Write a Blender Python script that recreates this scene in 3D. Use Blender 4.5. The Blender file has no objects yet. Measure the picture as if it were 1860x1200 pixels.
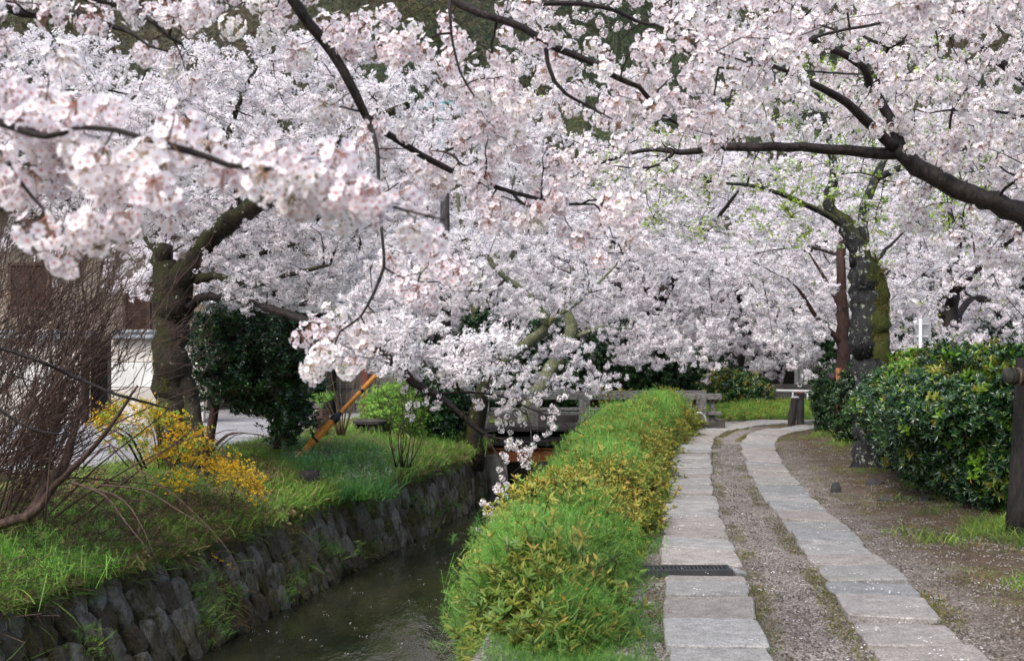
import bpy, math, random
import numpy as np
from mathutils import Vector, Matrix

# ------------------------------------------------------------------ camera, light
scn = bpy.context.scene
F = 2067.0                      # focal length in pixels of the 1860 px wide photograph
EYE = 1.6
cam_d = bpy.data.cameras.new('camera')
cam = bpy.data.objects.new('camera', cam_d)
scn.collection.objects.link(cam)
cam.location = (0, 0, EYE)
cam.rotation_euler = (math.radians(90), 0, 0)
cam_d.lens = 40.0
cam_d.sensor_width = 36.0
cam_d.shift_y = 40 / 1860
cam_d.clip_start = 0.05
cam_d.clip_end = 2000
cam_d.dof.use_dof = True
cam_d.dof.focus_distance = 11.0
cam_d.dof.aperture_fstop = 4.5
scn.camera = cam

SUN_EL, SUN_AZ = math.radians(52), math.radians(215)
world = bpy.data.worlds.new('World')
scn.world = world
world.use_nodes = True
wn = world.node_tree
for n in list(wn.nodes): wn.nodes.remove(n)
sky = wn.nodes.new('ShaderNodeTexSky')
sky.sky_type = 'NISHITA'
sky.sun_disc = False
sky.sun_elevation = SUN_EL
sky.sun_rotation = SUN_AZ
sky.air_density = 1.0
sky.dust_density = 4.0
sky.ozone_density = 0.6
bg = wn.nodes.new('ShaderNodeBackground')
bg.inputs['Strength'].default_value = 0.13
wo = wn.nodes.new('ShaderNodeOutputWorld')
wn.links.new(sky.outputs[0], bg.inputs[0])
wn.links.new(bg.outputs[0], wo.inputs[0])
sun_d = bpy.data.lights.new('sun', 'SUN')
sun_d.energy = 1.5
sun_d.angle = math.radians(30)
sun_d.color = (1.0, 0.99, 0.98)
sun = bpy.data.objects.new('sun', sun_d)
scn.collection.objects.link(sun)
sd = Vector((math.sin(SUN_AZ) * math.cos(SUN_EL), math.cos(SUN_AZ) * math.cos(SUN_EL), math.sin(SUN_EL)))
sun.rotation_euler = sd.to_track_quat('Z', 'Y').to_euler()
scn.view_settings.view_transform = 'Standard'
scn.view_settings.look = 'None'
scn.view_settings.exposure = 1.12
scn.view_settings.gamma = 1
scn.view_settings.use_curve_mapping = False
scn.render.engine = 'CYCLES'
cy = scn.cycles
cy.max_bounces = 8
cy.diffuse_bounces = 5
cy.glossy_bounces = 3
cy.transmission_bounces = 4
cy.transparent_max_bounces = 8
cy.use_denoising = True
try:
    cy.denoiser = 'OPENIMAGEDENOISE'
    cy.denoising_input_passes = 'RGB_ALBEDO_NORMAL'
    cy.denoising_prefilter = 'ACCURATE'
except Exception: pass
cy.sample_clamp_indirect = 6
cy.caustics_reflective = False
cy.caustics_refractive = False

R = np.random.default_rng(7)
COL = scn.collection
def W(px, py, D):               # photograph pixel and distance to a point of the place
    return np.array([(px - 930) / F * D, D, EYE + (640 - py) / F * D])

# ------------------------------------------------------------------ materials
def nt(name):
    m = bpy.data.materials.new(name); m.use_nodes = True
    t = m.node_tree
    for n in list(t.nodes): t.nodes.remove(n)
    return m, t
def N(t, typ, **kw):
    n = t.nodes.new(typ)
    for k, v in kw.items():
        if k in ('inp',):
            for a, b in v.items(): n.inputs[a].default_value = b
        else: setattr(n, k, v)
    return n
def ramp(t, src, stops, interp='LINEAR'):
    n = t.nodes.new('ShaderNodeValToRGB'); n.color_ramp.interpolation = interp
    e = n.color_ramp.elements
    while len(e) < len(stops): e.new(0.5)
    for i, (p, c) in enumerate(stops):
        e[i].position = p
        e[i].color = (c[0], c[1], c[2], 1) if hasattr(c, '__len__') else (c, c, c, 1)
    t.links.new(src, n.inputs[0]); return n
def mixc(t, fac, a, b, mode='MIX'):
    n = t.nodes.new('ShaderNodeMix'); n.data_type = 'RGBA'; n.blend_type = mode
    for s, v in ((n.inputs[0], fac), (n.inputs[6], a), (n.inputs[7], b)):
        if hasattr(v, 'is_linked') or isinstance(v, bpy.types.NodeSocket): t.links.new(v, s)
        else: s.default_value = v if not hasattr(v, '__len__') else (v[0], v[1], v[2], 1)
    return n.outputs[2]
def pos(t, scale=(1, 1, 1), obj=False):
    if obj:
        tc = t.nodes.new('ShaderNodeTexCoord'); s = tc.outputs['Object']
    else:
        g = t.nodes.new('ShaderNodeNewGeometry'); s = g.outputs['Position']
    mp = t.nodes.new('ShaderNodeMapping'); mp.inputs['Scale'].default_value = scale
    t.links.new(s, mp.inputs[0]); return mp.outputs[0]
def noise(t, vec, scale, detail=4, rough=0.55, out=0):
    n = t.nodes.new('ShaderNodeTexNoise')
    n.inputs['Scale'].default_value = scale; n.inputs['Detail'].default_value = detail
    n.inputs['Roughness'].default_value = rough
    t.links.new(vec, n.inputs['Vector']); return n.outputs[out]
def vor(t, vec, scale, feat='F1', out='Distance', rnd=1):
    n = t.nodes.new('ShaderNodeTexVoronoi'); n.feature = feat
    n.inputs['Scale'].default_value = scale; n.inputs['Randomness'].default_value = rnd
    t.links.new(vec, n.inputs['Vector']); return n.outputs[out]
def finish(m, t, col, rough=0.8, bump=None, bstr=0.3, bdist=0.01, spec=0.3, trans=0.0, metal=0, coat=0):
    p = t.nodes.new('ShaderNodeBsdfPrincipled')
    if isinstance(col, bpy.types.NodeSocket): t.links.new(col, p.inputs['Base Color'])
    else: p.inputs['Base Color'].default_value = (*col, 1)
    if isinstance(rough, bpy.types.NodeSocket): t.links.new(rough, p.inputs['Roughness'])
    else: p.inputs['Roughness'].default_value = rough
    p.inputs['Specular IOR Level'].default_value = spec
    p.inputs['Metallic'].default_value = metal
    p.inputs['Coat Weight'].default_value = coat
    if bump is not None:
        b = t.nodes.new('ShaderNodeBump'); b.inputs['Strength'].default_value = bstr
        b.inputs['Distance'].default_value = bdist
        t.links.new(bump, b.inputs['Height']); t.links.new(b.outputs[0], p.inputs['Normal'])
    o = t.nodes.new('ShaderNodeOutputMaterial')
    if trans > 0:
        tr = t.nodes.new('ShaderNodeBsdfTranslucent')
        if isinstance(col, bpy.types.NodeSocket): t.links.new(col, tr.inputs[0])
        else: tr.inputs[0].default_value = (*col, 1)
        mx = t.nodes.new('ShaderNodeMixShader'); mx.inputs[0].default_value = trans
        t.links.new(p.outputs[0], mx.inputs[1]); t.links.new(tr.outputs[0], mx.inputs[2])
        t.links.new(mx.outputs[0], o.inputs[0])
    else: t.links.new(p.outputs[0], o.inputs[0])
    return m
def m_vary(name, cols, rough=0.6, trans=0.25, spec=0.3, var=0.25, patch=0.6, coat=0):
    """leaf or petal material: the colour differs from instance to instance and in patches of the place"""
    m, t = nt(name)
    oi = t.nodes.new('ShaderNodeObjectInfo')
    k = len(cols)
    r = ramp(t, oi.outputs['Random'], [((i / max(1, k - 1)), c) for i, c in enumerate(cols)])
    nz = noise(t, pos(t), patch, 3)
    br = ramp(t, nz, [(0.3, 1 - var), (0.7, 1 + var)])
    c = mixc(t, 1.0, r.outputs[0], br.outputs[0], 'MULTIPLY')
    return finish(m, t, c, rough, trans=trans, spec=spec, coat=coat)
def m_plain(name, c, rough=0.7, spec=0.3, metal=0, var=0.2, scale=8, bstr=0.2, bscale=60):
    m, t = nt(name)
    p = pos(t)
    nz = noise(t, p, scale, 5)
    br = ramp(t, nz, [(0.3, 1 - var), (0.7, 1 + var)])
    col = mixc(t, 1.0, c, br.outputs[0], 'MULTIPLY')
    return finish(m, t, col, rough, bump=noise(t, p, bscale, 4), bstr=bstr, bdist=0.01, spec=spec, metal=metal)

M = {}
def petal_mat(name, c, tr=0.45):
    m, t = nt(name)
    oi = t.nodes.new('ShaderNodeObjectInfo')
    r = ramp(t, oi.outputs['Random'], [(0, c[0]), (0.5, c[1]), (1, c[2])])
    d = t.nodes.new('ShaderNodeBsdfDiffuse'); t.links.new(r.outputs[0], d.inputs[0])
    tl = t.nodes.new('ShaderNodeBsdfTranslucent'); t.links.new(r.outputs[0], tl.inputs[0])
    mx = t.nodes.new('ShaderNodeMixShader'); mx.inputs[0].default_value = tr
    t.links.new(d.outputs[0], mx.inputs[1]); t.links.new(tl.outputs[0], mx.inputs[2])
    o = t.nodes.new('ShaderNodeOutputMaterial'); t.links.new(mx.outputs[0], o.inputs[0])
    return m
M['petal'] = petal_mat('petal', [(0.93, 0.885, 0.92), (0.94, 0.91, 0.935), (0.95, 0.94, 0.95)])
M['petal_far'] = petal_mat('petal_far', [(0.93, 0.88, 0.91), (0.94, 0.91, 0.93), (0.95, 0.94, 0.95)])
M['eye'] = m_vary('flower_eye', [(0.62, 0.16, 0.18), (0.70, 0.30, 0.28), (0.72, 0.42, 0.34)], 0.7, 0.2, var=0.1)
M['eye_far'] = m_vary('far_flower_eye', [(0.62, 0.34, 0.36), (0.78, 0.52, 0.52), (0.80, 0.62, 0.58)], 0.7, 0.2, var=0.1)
M['stalk'] = m_vary('flower_stalk', [(0.24, 0.13, 0.07), (0.34, 0.15, 0.12), (0.25, 0.24, 0.09)], 0.6, 0.1)
M['scale'] = m_vary('bud_scale', [(0.12, 0.05, 0.02), (0.22, 0.10, 0.03), (0.24, 0.17, 0.05)], 0.6, 0.1)
M['young'] = m_vary('young_leaf', [(0.22, 0.40, 0.04), (0.34, 0.50, 0.07), (0.45, 0.50, 0.10)], 0.5, 0.45)
M['grass'] = m_vary('grass_blade', [(0.05, 0.13, 0.02), (0.14, 0.27, 0.04), (0.28, 0.40, 0.07)], 0.5, 0.35, spec=0.3, patch=1.7, var=.5)
M['dry'] = m_vary('dry_blade', [(0.16, 0.10, 0.045), (0.26, 0.19, 0.09), (0.10, 0.06, 0.035)], 0.8, 0.15)
M['moss'] = m_vary('moss_blade', [(0.055, 0.065, 0.012), (0.11, 0.115, 0.02), (0.075, 0.11, 0.02)], 0.9, 0.1)
M['weed'] = m_vary('weed_leaf', [(0.10, 0.26, 0.04), (0.20, 0.42, 0.07), (0.34, 0.54, 0.14)], 0.5, 0.4, patch=1.6, var=.35)
M['strap'] = m_vary('strap_leaf', [(0.05, 0.17, 0.06), (0.08, 0.24, 0.07), (0.14, 0.34, 0.05)], 0.4, 0.25)
M['azalea'] = m_vary('azalea_leaf', [(0.09, 0.17, 0.03), (0.20, 0.25, 0.04), (0.34, 0.31, 0.05), (0.16, 0.25, 0.04)], 0.45, 0.3, patch=1.2)
M['azalea_dark'] = m_vary('azalea_dark_leaf', [(0.07, 0.15, 0.03), (0.13, 0.20, 0.03), (0.24, 0.24, 0.04), (0.09, 0.19, 0.03)], 0.4, 0.3, patch=1.6)
M['bronze'] = m_vary('bronze_leaf', [(0.34, 0.27, 0.04), (0.36, 0.22, 0.05), (0.30, 0.32, 0.06)], 0.45, 0.3)
M['glossy'] = m_vary('glossy_leaf', [(0.008, 0.030, 0.009), (0.014, 0.052, 0.015), (0.032, 0.09, 0.018)], 0.22, 0.08, spec=0.55, patch=1.5)
M['glossy_new'] = m_vary('glossy_new_leaf', [(0.10, 0.24, 0.02), (0.18, 0.34, 0.03), (0.28, 0.26, 0.05)], 0.3, 0.3, spec=0.4)
M['yellow'] = m_vary('yellow_petal', [(0.82, 0.46, 0.02), (0.86, 0.56, 0.03), (0.86, 0.64, 0.06)], 0.6, 0.3, var=0.1)
M['white'] = m_vary('white_petal', [(0.82, 0.84, 0.80), (0.85, 0.85, 0.85)], 0.6, 0.3, var=0.05)
M['fern'] = m_vary('low_leaf', [(0.05, 0.16, 0.03), (0.12, 0.28, 0.05), (0.24, 0.42, 0.09)], 0.5, 0.3)
M['far_green'] = m_vary('far_foliage', [(0.015, 0.035, 0.026), (0.035, 0.065, 0.045), (0.060, 0.085, 0.050)], 0.8, 0.1, patch=0.2, var=.5)
M['far_olive'] = m_vary('far_olive_foliage', [(0.06, 0.08, 0.03), (0.10, 0.11, 0.04)], 0.8, 0.1, patch=0.2, var=.4)
M['far_brown'] = m_vary('far_brown_crown', [(0.09, 0.07, 0.045), (0.14, 0.105, 0.06)], 0.9, 0.1, patch=0.2, var=.4)
M['far_grey'] = m_vary('far_bare_wood', [(0.10, 0.09, 0.075), (0.19, 0.17, 0.13), (0.13, 0.125, 0.09)], 0.9, 0.1, patch=0.2, var=.5)

def bark_mat(name, base, light, moss=0.0, lichen=0.0, mossdir=(1, 0, 0.3), rough=0.75, stretch=(1, 1, 0.35), fine=30, mosscol=(0.09, 0.10, 0.012)):
    m, t = nt(name)
    p = pos(t, stretch)
    n1 = noise(t, p, fine, 8, 0.65)
    c = ramp(t, n1, [(0.35, base), (0.7, light)]).outputs[0]
    h = n1
    p2 = pos(t)
    if moss > 0:
        g = t.nodes.new('ShaderNodeNewGeometry')
        dp = t.nodes.new('ShaderNodeVectorMath'); dp.operation = 'DOT_PRODUCT'
        t.links.new(g.outputs['Normal'], dp.inputs[0]); dp.inputs[1].default_value = mossdir
        a = t.nodes.new('ShaderNodeMath'); a.operation = 'MULTIPLY_ADD'
        t.links.new(noise(t, p2, 5, 5), a.inputs[0]); a.inputs[1].default_value = 2.2; t.links.new(dp.outputs['Value'], a.inputs[2])
        f = ramp(t, a.outputs[0], [(0.0, 0), (min(0.99, max(0.01, 1.2 - moss)), 0), (min(1.0, 1.35 - moss), 1)])
        # ramp input is clamped to 0..1, so scale down
        s = t.nodes.new('ShaderNodeMath'); s.operation = 'MULTIPLY'; t.links.new(a.outputs[0], s.inputs[0]); s.inputs[1].default_value = 0.5
        t.links.new(s.outputs[0], f.inputs[0])
        mc = ramp(t, noise(t, p2, 60, 4), [(0.3, tuple(x * 0.5 for x in mosscol)), (0.7, tuple(x * 1.7 for x in mosscol))]).outputs[0]
        c = mixc(t, f.outputs[0], c, mc)
    if lichen > 0:
        w = noise(t, p2, 12, 8, 0.75)
        f2 = ramp(t, w, [(0.62 - lichen * 0.2, 0), (0.66 - lichen * 0.2, 1)])
        brk = ramp(t, noise(t, p2, 70, 3), [(0.35, 0.2), (0.55, 1)])
        ff = t.nodes.new('ShaderNodeMath'); ff.operation = 'MULTIPLY'
        t.links.new(f2.outputs[0], ff.inputs[0]); t.links.new(brk.outputs[0], ff.inputs[1])
        c = mixc(t, ff.outputs[0], c, (0.34, 0.38, 0.29))
    return finish(m, t, c, rough, bump=h, bstr=0.8, bdist=0.03, spec=0.25)
M['bark'] = bark_mat('dark_wet_cherry_bark', (0.006, 0.0045, 0.004), (0.034, 0.024, 0.021), rough=0.5)
M['bark_moss'] = bark_mat('mossy_cherry_bark', (0.014, 0.011, 0.008), (0.055, 0.042, 0.03), moss=0.50, mossdir=(-0.5, -0.3, 0.5), lichen=0.05, mosscol=(0.030, 0.032, 0.009))
M['bark_lichen'] = bark_mat('lichen_spotted_bark', (0.008, 0.008, 0.009), (0.04, 0.04, 0.042), moss=0.58, mossdir=(1, 0, 0.1), lichen=0.26, mosscol=(0.045, 0.05, 0.01))
M['moss_body'] = bark_mat('thick_moss', (0.010, 0.010, 0.006), (0.075, 0.078, 0.012), moss=0.75, mossdir=(.5, -.3, .3), fine=14, stretch=(1, 1, .6), rough=0.95, mosscol=(0.042, 0.046, 0.010))
M['bark_brown'] = bark_mat('brown_smooth_bark', (0.025, 0.013, 0.010), (0.075, 0.042, 0.034))
M['bark_olive'] = bark_mat('olive_grey_bark', (0.06, 0.065, 0.035), (0.19, 0.20, 0.115), moss=0.2, lichen=0.2, mosscol=(0.06, 0.07, 0.015))
M['twig'] = bark_mat('thin_dark_twig', (0.008, 0.005, 0.0045), (0.040, 0.026, 0.021))
M['twig_red'] = bark_mat('reddish_bare_twig', (0.03, 0.018, 0.014), (0.12, 0.072, 0.055), rough=0.6)
M['twig_tan'] = bark_mat('tan_bare_twig', (0.14, 0.09, 0.05), (0.32, 0.22, 0.13))

# ------------------------------------------------------------------ mesh building
class MB:
    def __init__(s): s.v = []; s.f = []; s.m = []; s.n = 0
    def add(s, verts, faces, mat=0):
        verts = np.asarray(verts, float); s.v.append(verts)
        for fa in faces: s.f.append(tuple(i + s.n for i in fa)); s.m.append(mat)
        s.n += len(verts)
    def box(s, c, d, rz=0, mat=0, tilt=None):
        x, y, z = d[0] / 2, d[1] / 2, d[2] / 2
        v = np.array([[a * x, b * y, e * z] for e in (-1, 1) for b in (-1, 1) for a in (-1, 1)])
        if tilt is not None: v = v @ np.array(Matrix(tilt)).T
        co, si = math.cos(rz), math.sin(rz)
        v = np.c_[v[:, 0] * co - v[:, 1] * si, v[:, 0] * si + v[:, 1] * co, v[:, 2]] + np.array(c)
        s.add(v, [(0, 2, 3, 1), (4, 5, 7, 6), (0, 1, 5, 4), (1, 3, 7, 5), (3, 2, 6, 7), (2, 0, 4, 6)], mat)
    def tube(s, pts, rad, sides=8, mat=0, cap=True, lump=0.0, rng=None):
        pts = np.asarray(pts, float); n = len(pts)
        rad = np.full(n, rad) if np.isscalar(rad) else np.asarray(rad, float)
        tg = np.gradient(pts, axis=0); tg /= np.linalg.norm(tg, axis=1)[:, None] + 1e-9
        ref = np.array([0, 0, 1.0]) if abs(tg[:, 2]).mean() < 0.8 else np.array([0, 1.0, 0])
        a = np.cross(tg, ref); a /= np.linalg.norm(a, axis=1)[:, None] + 1e-9
        b = np.cross(tg, a)
        th = np.arange(sides) / sides * 2 * np.pi
        rr = np.repeat(rad[:, None], sides, 1)
        if lump:
            ph = (rng or R).random(4) * 6
            L = np.arange(n)[:, None]
            rr = rr * (1 + lump * (np.sin(th[None] * 2 + L * 0.5 + ph[0]) * 0.5 + np.sin(th[None] * 3 - L * 0.83 + ph[1]) * 0.6 + np.sin(th[None] * 5 + L * 1.7 + ph[2]) * 0.35 + ((rng or R).random((n, sides)) - 0.5) * 0.5))
        v = pts[:, None] + rr[..., None] * (np.cos(th)[None, :, None] * a[:, None] + np.sin(th)[None, :, None] * b[:, None])
        v = v.reshape(-1, 3)
        fc = [(i * sides + j, i * sides + (j + 1) % sides, (i + 1) * sides + (j + 1) % sides, (i + 1) * sides + j) for i in range(n - 1) for j in range(sides)]
        if cap: fc += [tuple(range(sides))[::-1], tuple((n - 1) * sides + j for j in range(sides))]
        s.add(v, fc, mat)
    def build(s, name, mats, parent=None, smooth=False, link=True):
        me = bpy.data.meshes.new(name)
        me.from_pydata(np.concatenate(s.v).tolist(), [], s.f)
        if not isinstance(mats, (list, tuple)): mats = [mats]
        for m in mats: me.materials.append(m)
        if len(mats) > 1: me.polygons.foreach_set('material_index', s.m)
        if smooth: me.polygons.foreach_set('use_smooth', [True] * len(me.polygons))
        me.update()
        o = bpy.data.objects.new(name, me)
        if link: COL.objects.link(o)
        if parent is not None: o.parent = parent; o.matrix_parent_inverse = Matrix.Translation(-Vector(parent.location))
        return o
def tag(o, label=None, cat=None, group=None, kind=None):
    for k, v in (('label', label), ('category', cat), ('group', group), ('kind', kind)):
        if v: o[k] = v
    return o
def empty(name, loc, label=None, cat=None, group=None):
    o = bpy.data.objects.new(name, None); o.location = loc; COL.objects.link(o)
    o.empty_display_size = 0.2
    return tag(o, label, cat, group)
def link_child(o, parent):
    COL.objects.link(o); o.parent = parent; o.matrix_parent_inverse = Matrix.Translation(-Vector(parent.location))
    return o
def bevel(o, w=0.01, seg=2):
    m = o.modifiers.new('bevel', 'BEVEL'); m.width = w; m.segments = seg; m.limit_method = 'ANGLE'; return o

# instancing: every template lives outside the scene, its geometry is copied by the owner's node tree
def scatter(name, pts, temps, scale, parent=None, rot=None, up=None, rng=R, tilt=0.25, idx=None):
    pts = np.asarray(pts, float); n = len(pts)
    me = bpy.data.meshes.new(name); me.vertices.add(n)
    me.vertices.foreach_set('co', pts.ravel())
    if rot is None:
        if up is None: rot = np.c_[(rng.random((n, 2)) - 0.5) * 2 * tilt, rng.random(n) * 6.283]
        else: rot = euler_from_up(np.asarray(up, float), rng)
    sc = np.asarray(scale, float)
    if sc.ndim == 0: sc = np.full(n, float(sc)) * rng.uniform(0.75, 1.25, n)
    if sc.shape == (2,) and n != 2: sc = rng.uniform(sc[0], sc[1], n)
    if idx is None: idx = rng.integers(0, len(temps), n)
    for an, ty, dt, key in (('rot', 'FLOAT_VECTOR', rot, 'vector'), ('scl', 'FLOAT', sc, 'value'), ('idx', 'INT', idx, 'value')):
        at = me.attributes.new(an, ty, 'POINT')
        at.data.foreach_set(key, np.ascontiguousarray(dt).ravel().astype(np.int32 if ty == 'INT' else np.float32))
    o = bpy.data.objects.new(name, me)
    COL.objects.link(o)
    if parent is not None: o.parent = parent; o.matrix_parent_inverse = Matrix.Translation(-Vector(parent.location))
    key = 'inst_' + '_'.join(t.name for t in temps)
    g = bpy.data.node_groups.get(key[:60])
    if g is None:
        g = bpy.data.node_groups.new(key[:60], 'GeometryNodeTree')
        g.interface.new_socket('Geometry', in_out='INPUT', socket_type='NodeSocketGeometry')
        g.interface.new_socket('Geometry', in_out='OUTPUT', socket_type='NodeSocketGeometry')
        gi, go = g.nodes.new('NodeGroupInput'), g.nodes.new('NodeGroupOutput')
        jn = g.nodes.new('GeometryNodeJoinGeometry')
        for tm in reversed(temps):
            oi = g.nodes.new('GeometryNodeObjectInfo'); oi.inputs['Object'].default_value = tm
            gt = g.nodes.new('GeometryNodeGeometryToInstance')
            g.links.new(oi.outputs['Geometry'], gt.inputs[0]); g.links.new(gt.outputs[0], jn.inputs[0])
        ip = g.nodes.new('GeometryNodeInstanceOnPoints')
        ip.inputs['Pick Instance'].default_value = True
        def attr(nm, ty):
            a = g.nodes.new('GeometryNodeInputNamedAttribute'); a.data_type = ty; a.inputs[0].default_value = nm; return a.outputs[0]
        er = g.nodes.new('FunctionNodeEulerToRotation')
        g.links.new(attr('rot', 'FLOAT_VECTOR'), er.inputs[0])
        g.links.new(gi.outputs[0], ip.inputs['Points']); g.links.new(jn.outputs[0], ip.inputs['Instance'])
        g.links.new(attr('idx', 'INT'), ip.inputs['Instance Index'])
        g.links.new(er.outputs[0], ip.inputs['Rotation']); g.links.new(attr('scl', 'FLOAT'), ip.inputs['Scale'])
        g.links.new(ip.outputs[0], go.inputs[0])
    md = o.modifiers.new('copies', 'NODES'); md.node_group = g
    o['kind'] = 'stuff'
    return o
def euler_from_up(up, rng):
    """XYZ eulers that turn +Z to the given directions with a random spin"""
    up = up / (np.linalg.norm(up, axis=1)[:, None] + 1e-9)
    n = len(up); a = rng.normal(size=(n, 3)); x = np.cross(a, up); x /= np.linalg.norm(x, axis=1)[:, None] + 1e-9
    y = np.cross(up, x)
    ry = np.arcsin(np.clip(-x[:, 2], -1, 1)); rz = np.arctan2(x[:, 1], x[:, 0]); rx = np.arctan2(y[:, 2], up[:, 2])
    return np.c_[rx, ry, rz]

def rotm(ax, ay, az):
    return np.array(Matrix.Rotation(az, 3, 'Z') @ Matrix.Rotation(ay, 3, 'Y') @ Matrix.Rotation(ax, 3, 'X'))
def frame(d, rng):
    d = d / np.linalg.norm(d); a = np.cross(d, rng.normal(size=3)); a /= np.linalg.norm(a); return np.array([a, np.cross(d, a), d])
def leaf(mb, base, d, nrm, L, w, bend=0.2, mat=0, segs=2, tipw=0.0, fold=0.15):
    """pointed leaf with a folded midrib"""
    d = d / (np.linalg.norm(d) + 1e-9)
    s = np.cross(d, nrm); s /= np.linalg.norm(s) + 1e-9; u = np.cross(s, d)
    ts = np.linspace(0, 1, segs + 2)
    vs = []; fs = []
    for k, tt in enumerate(ts):
        c = base + d * L * tt - u * bend * L * tt * tt
        ww = w * math.sin(math.pi * (0.06 + 0.94 * tt) ** 0.8) if 0 < k < segs + 1 else (w * 0.1 if k == 0 else w * tipw)
        vs += [c - s * ww / 2 + u * fold * ww, c, c + s * ww / 2 + u * fold * ww]
    for k in range(segs + 1):
        a = 3 * k
        fs += [(a, a + 1, a + 4, a + 3), (a + 1, a + 2, a + 5, a + 4)]
    mb.add(vs, fs, mat)
def blade(mb, base, d, L, w, bend, mat=0, segs=3, rng=R):
    az = rng.random() * 6.28; side = np.array([math.cos(az), math.sin(az), 0])
    out = np.array([d[0], d[1], 0.0]); out /= np.linalg.norm(out) + 1e-9
    vs = []
    for k in range(segs + 1):
        t = k / segs
        c = base + d * L * t + out * bend * L * t * t - np.array([0, 0, 1]) * bend * L * 0.6 * t ** 3
        ww = w * (1 - t) ** 0.6 / 2
        vs += [c - side * ww, c + side * ww]
    mb.add(vs, [(2 * k, 2 * k + 1, 2 * k + 3, 2 * k + 2) for k in range(segs)], mat)
def flower(mb, c, d, r, rng, detail=2, mp=0, me=1, cup=0.35):
    A, B, d = frame(d, rng)
    ph = rng.random() * 6.28
    cup = cup * rng.uniform(0.5, 1.3)
    for k in range(5):
        th = ph + k * 1.2566 + rng.normal() * 0.08
        e = math.cos(th) * A + math.sin(th) * B; s = -math.sin(th) * A + math.cos(th) * B
        rr = r * rng.uniform(0.92, 1.06)
        if detail >= 2:
            pts = [(0.10, 0, 0.02), (0.45, -0.36, cup * .35), (0.5, 0, cup * .22), (0.45, 0.36, cup * .35), (0.88, -0.34, cup * .8), (0.90, 0, cup * .66), (0.88, 0.34, cup * .8)]
            mb.add([c + rr * (x * e + y * s + z * d) for x, y, z in pts], [(0, 2, 1), (0, 3, 2), (1, 2, 5, 4), (2, 3, 6, 5)], mp)
        else:
            pts = [(0.05, 0, 0.02), (0.7, -0.36, cup * .5), (1.0, 0, cup * .8), (0.7, 0.36, cup * .5)]
            mb.add([c + rr * (x * e + y * s + z * d) for x, y, z in pts], [(0, 1, 2, 3)], mp)
    # the coloured eye with its stamens
    q = 5 if detail >= 2 else 3
    ring = [c + r * (0.16 * math.cos(a) * A + 0.16 * math.sin(a) * B + 0.14 * d) for a in np.arange(q) / q * 6.283]
    mb.add(ring + [c + 0.02 * r * d], [tuple(range(q))], me)
    if detail >= 2:
        for a in np.arange(5) / 5 * 6.283 + ph:
            e = math.cos(a) * A + math.sin(a) * B; tip = c + r * (0.34 * e + 0.34 * d); s = np.cross(e, d) * r * 0.025
            mb.add([c + s, c - s, tip - s, tip + s], [(0, 1, 2, 3)], me)
def stalk(mb, a, b, r, mat):
    d = b - a; s = np.cross(d, [0.3, 0.2, 1]); s /= np.linalg.norm(s) + 1e-9; u = np.cross(s, d); u /= np.linalg.norm(u) + 1e-9
    ring = [s * r, -s * r * .5 + u * r * .87, -s * r * .5 - u * r * .87]
    mb.add([a + q for q in ring] + [b + q for q in ring], [(0, 1, 4, 3), (1, 2, 5, 4), (2, 0, 3, 5)], mat)
def make_cluster(name, seed, nf, rad, fr, detail, mats, stalks=True, leaves=0):
    rng = np.random.default_rng(seed); mb = MB()
    k = 0
    for i in range(nf):
        z = 1 - 2 * (i + 0.5) / nf; th = i * 2.4 + rng.normal() * 0.2
        d = np.array([math.cos(th) * math.sqrt(1 - z * z), math.sin(th) * math.sqrt(1 - z * z), z * 0.9 - 0.25]) + rng.normal(size=3) * 0.18
        d /= np.linalg.norm(d)
        c = d * rad * rng.uniform(0.72, 1.1) + np.array([0, 0, -rad * 0.35])
        fd = d + rng.normal(size=3) * 0.25
        flower(mb, c, fd, fr * rng.uniform(0.88, 1.08), rng, detail, 0, 1)
        if stalks:
            stalk(mb, np.zeros(3), c - fd / np.linalg.norm(fd) * fr * 0.02, 0.0011 if detail > 1 else 0.0015, 2)
            if detail > 1:
                fdn = fd / np.linalg.norm(fd)
                stalk(mb, c - fdn * fr * 0.5, c, 0.0022, 2)
    for i in range(5 if detail > 1 else 3):
        d = rng.normal(size=3); leaf(mb, d * .004, d, rng.normal(size=3), 0.022, 0.010, 0.2, 3, 0)
    for i in range(leaves):
        d = rng.normal(size=3) + np.array([0, 0, 0.3]); leaf(mb, np.zeros(3), d, rng.normal(size=3), 0.045, 0.018, 0.3, 4, 1)
    return mb.build(name, mats, link=False)
CM = [M['petal'], M['eye'], M['stalk'], M['scale'], M['young']]
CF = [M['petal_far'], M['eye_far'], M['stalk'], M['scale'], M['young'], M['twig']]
near_clusters = [make_cluster('cluster_near_%d' % i, 10 + i, 14 + 4 * i, 0.046 + 0.005 * i, 0.019, 2, CM) for i in range(4)]
mid_clusters = [make_cluster('cluster_mid_%d' % i, 30 + i, 12 + 2 * i, 0.042, 0.019, 1, CM, leaves=(1 if i == 2 else 0)) for i in range(4)]
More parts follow.
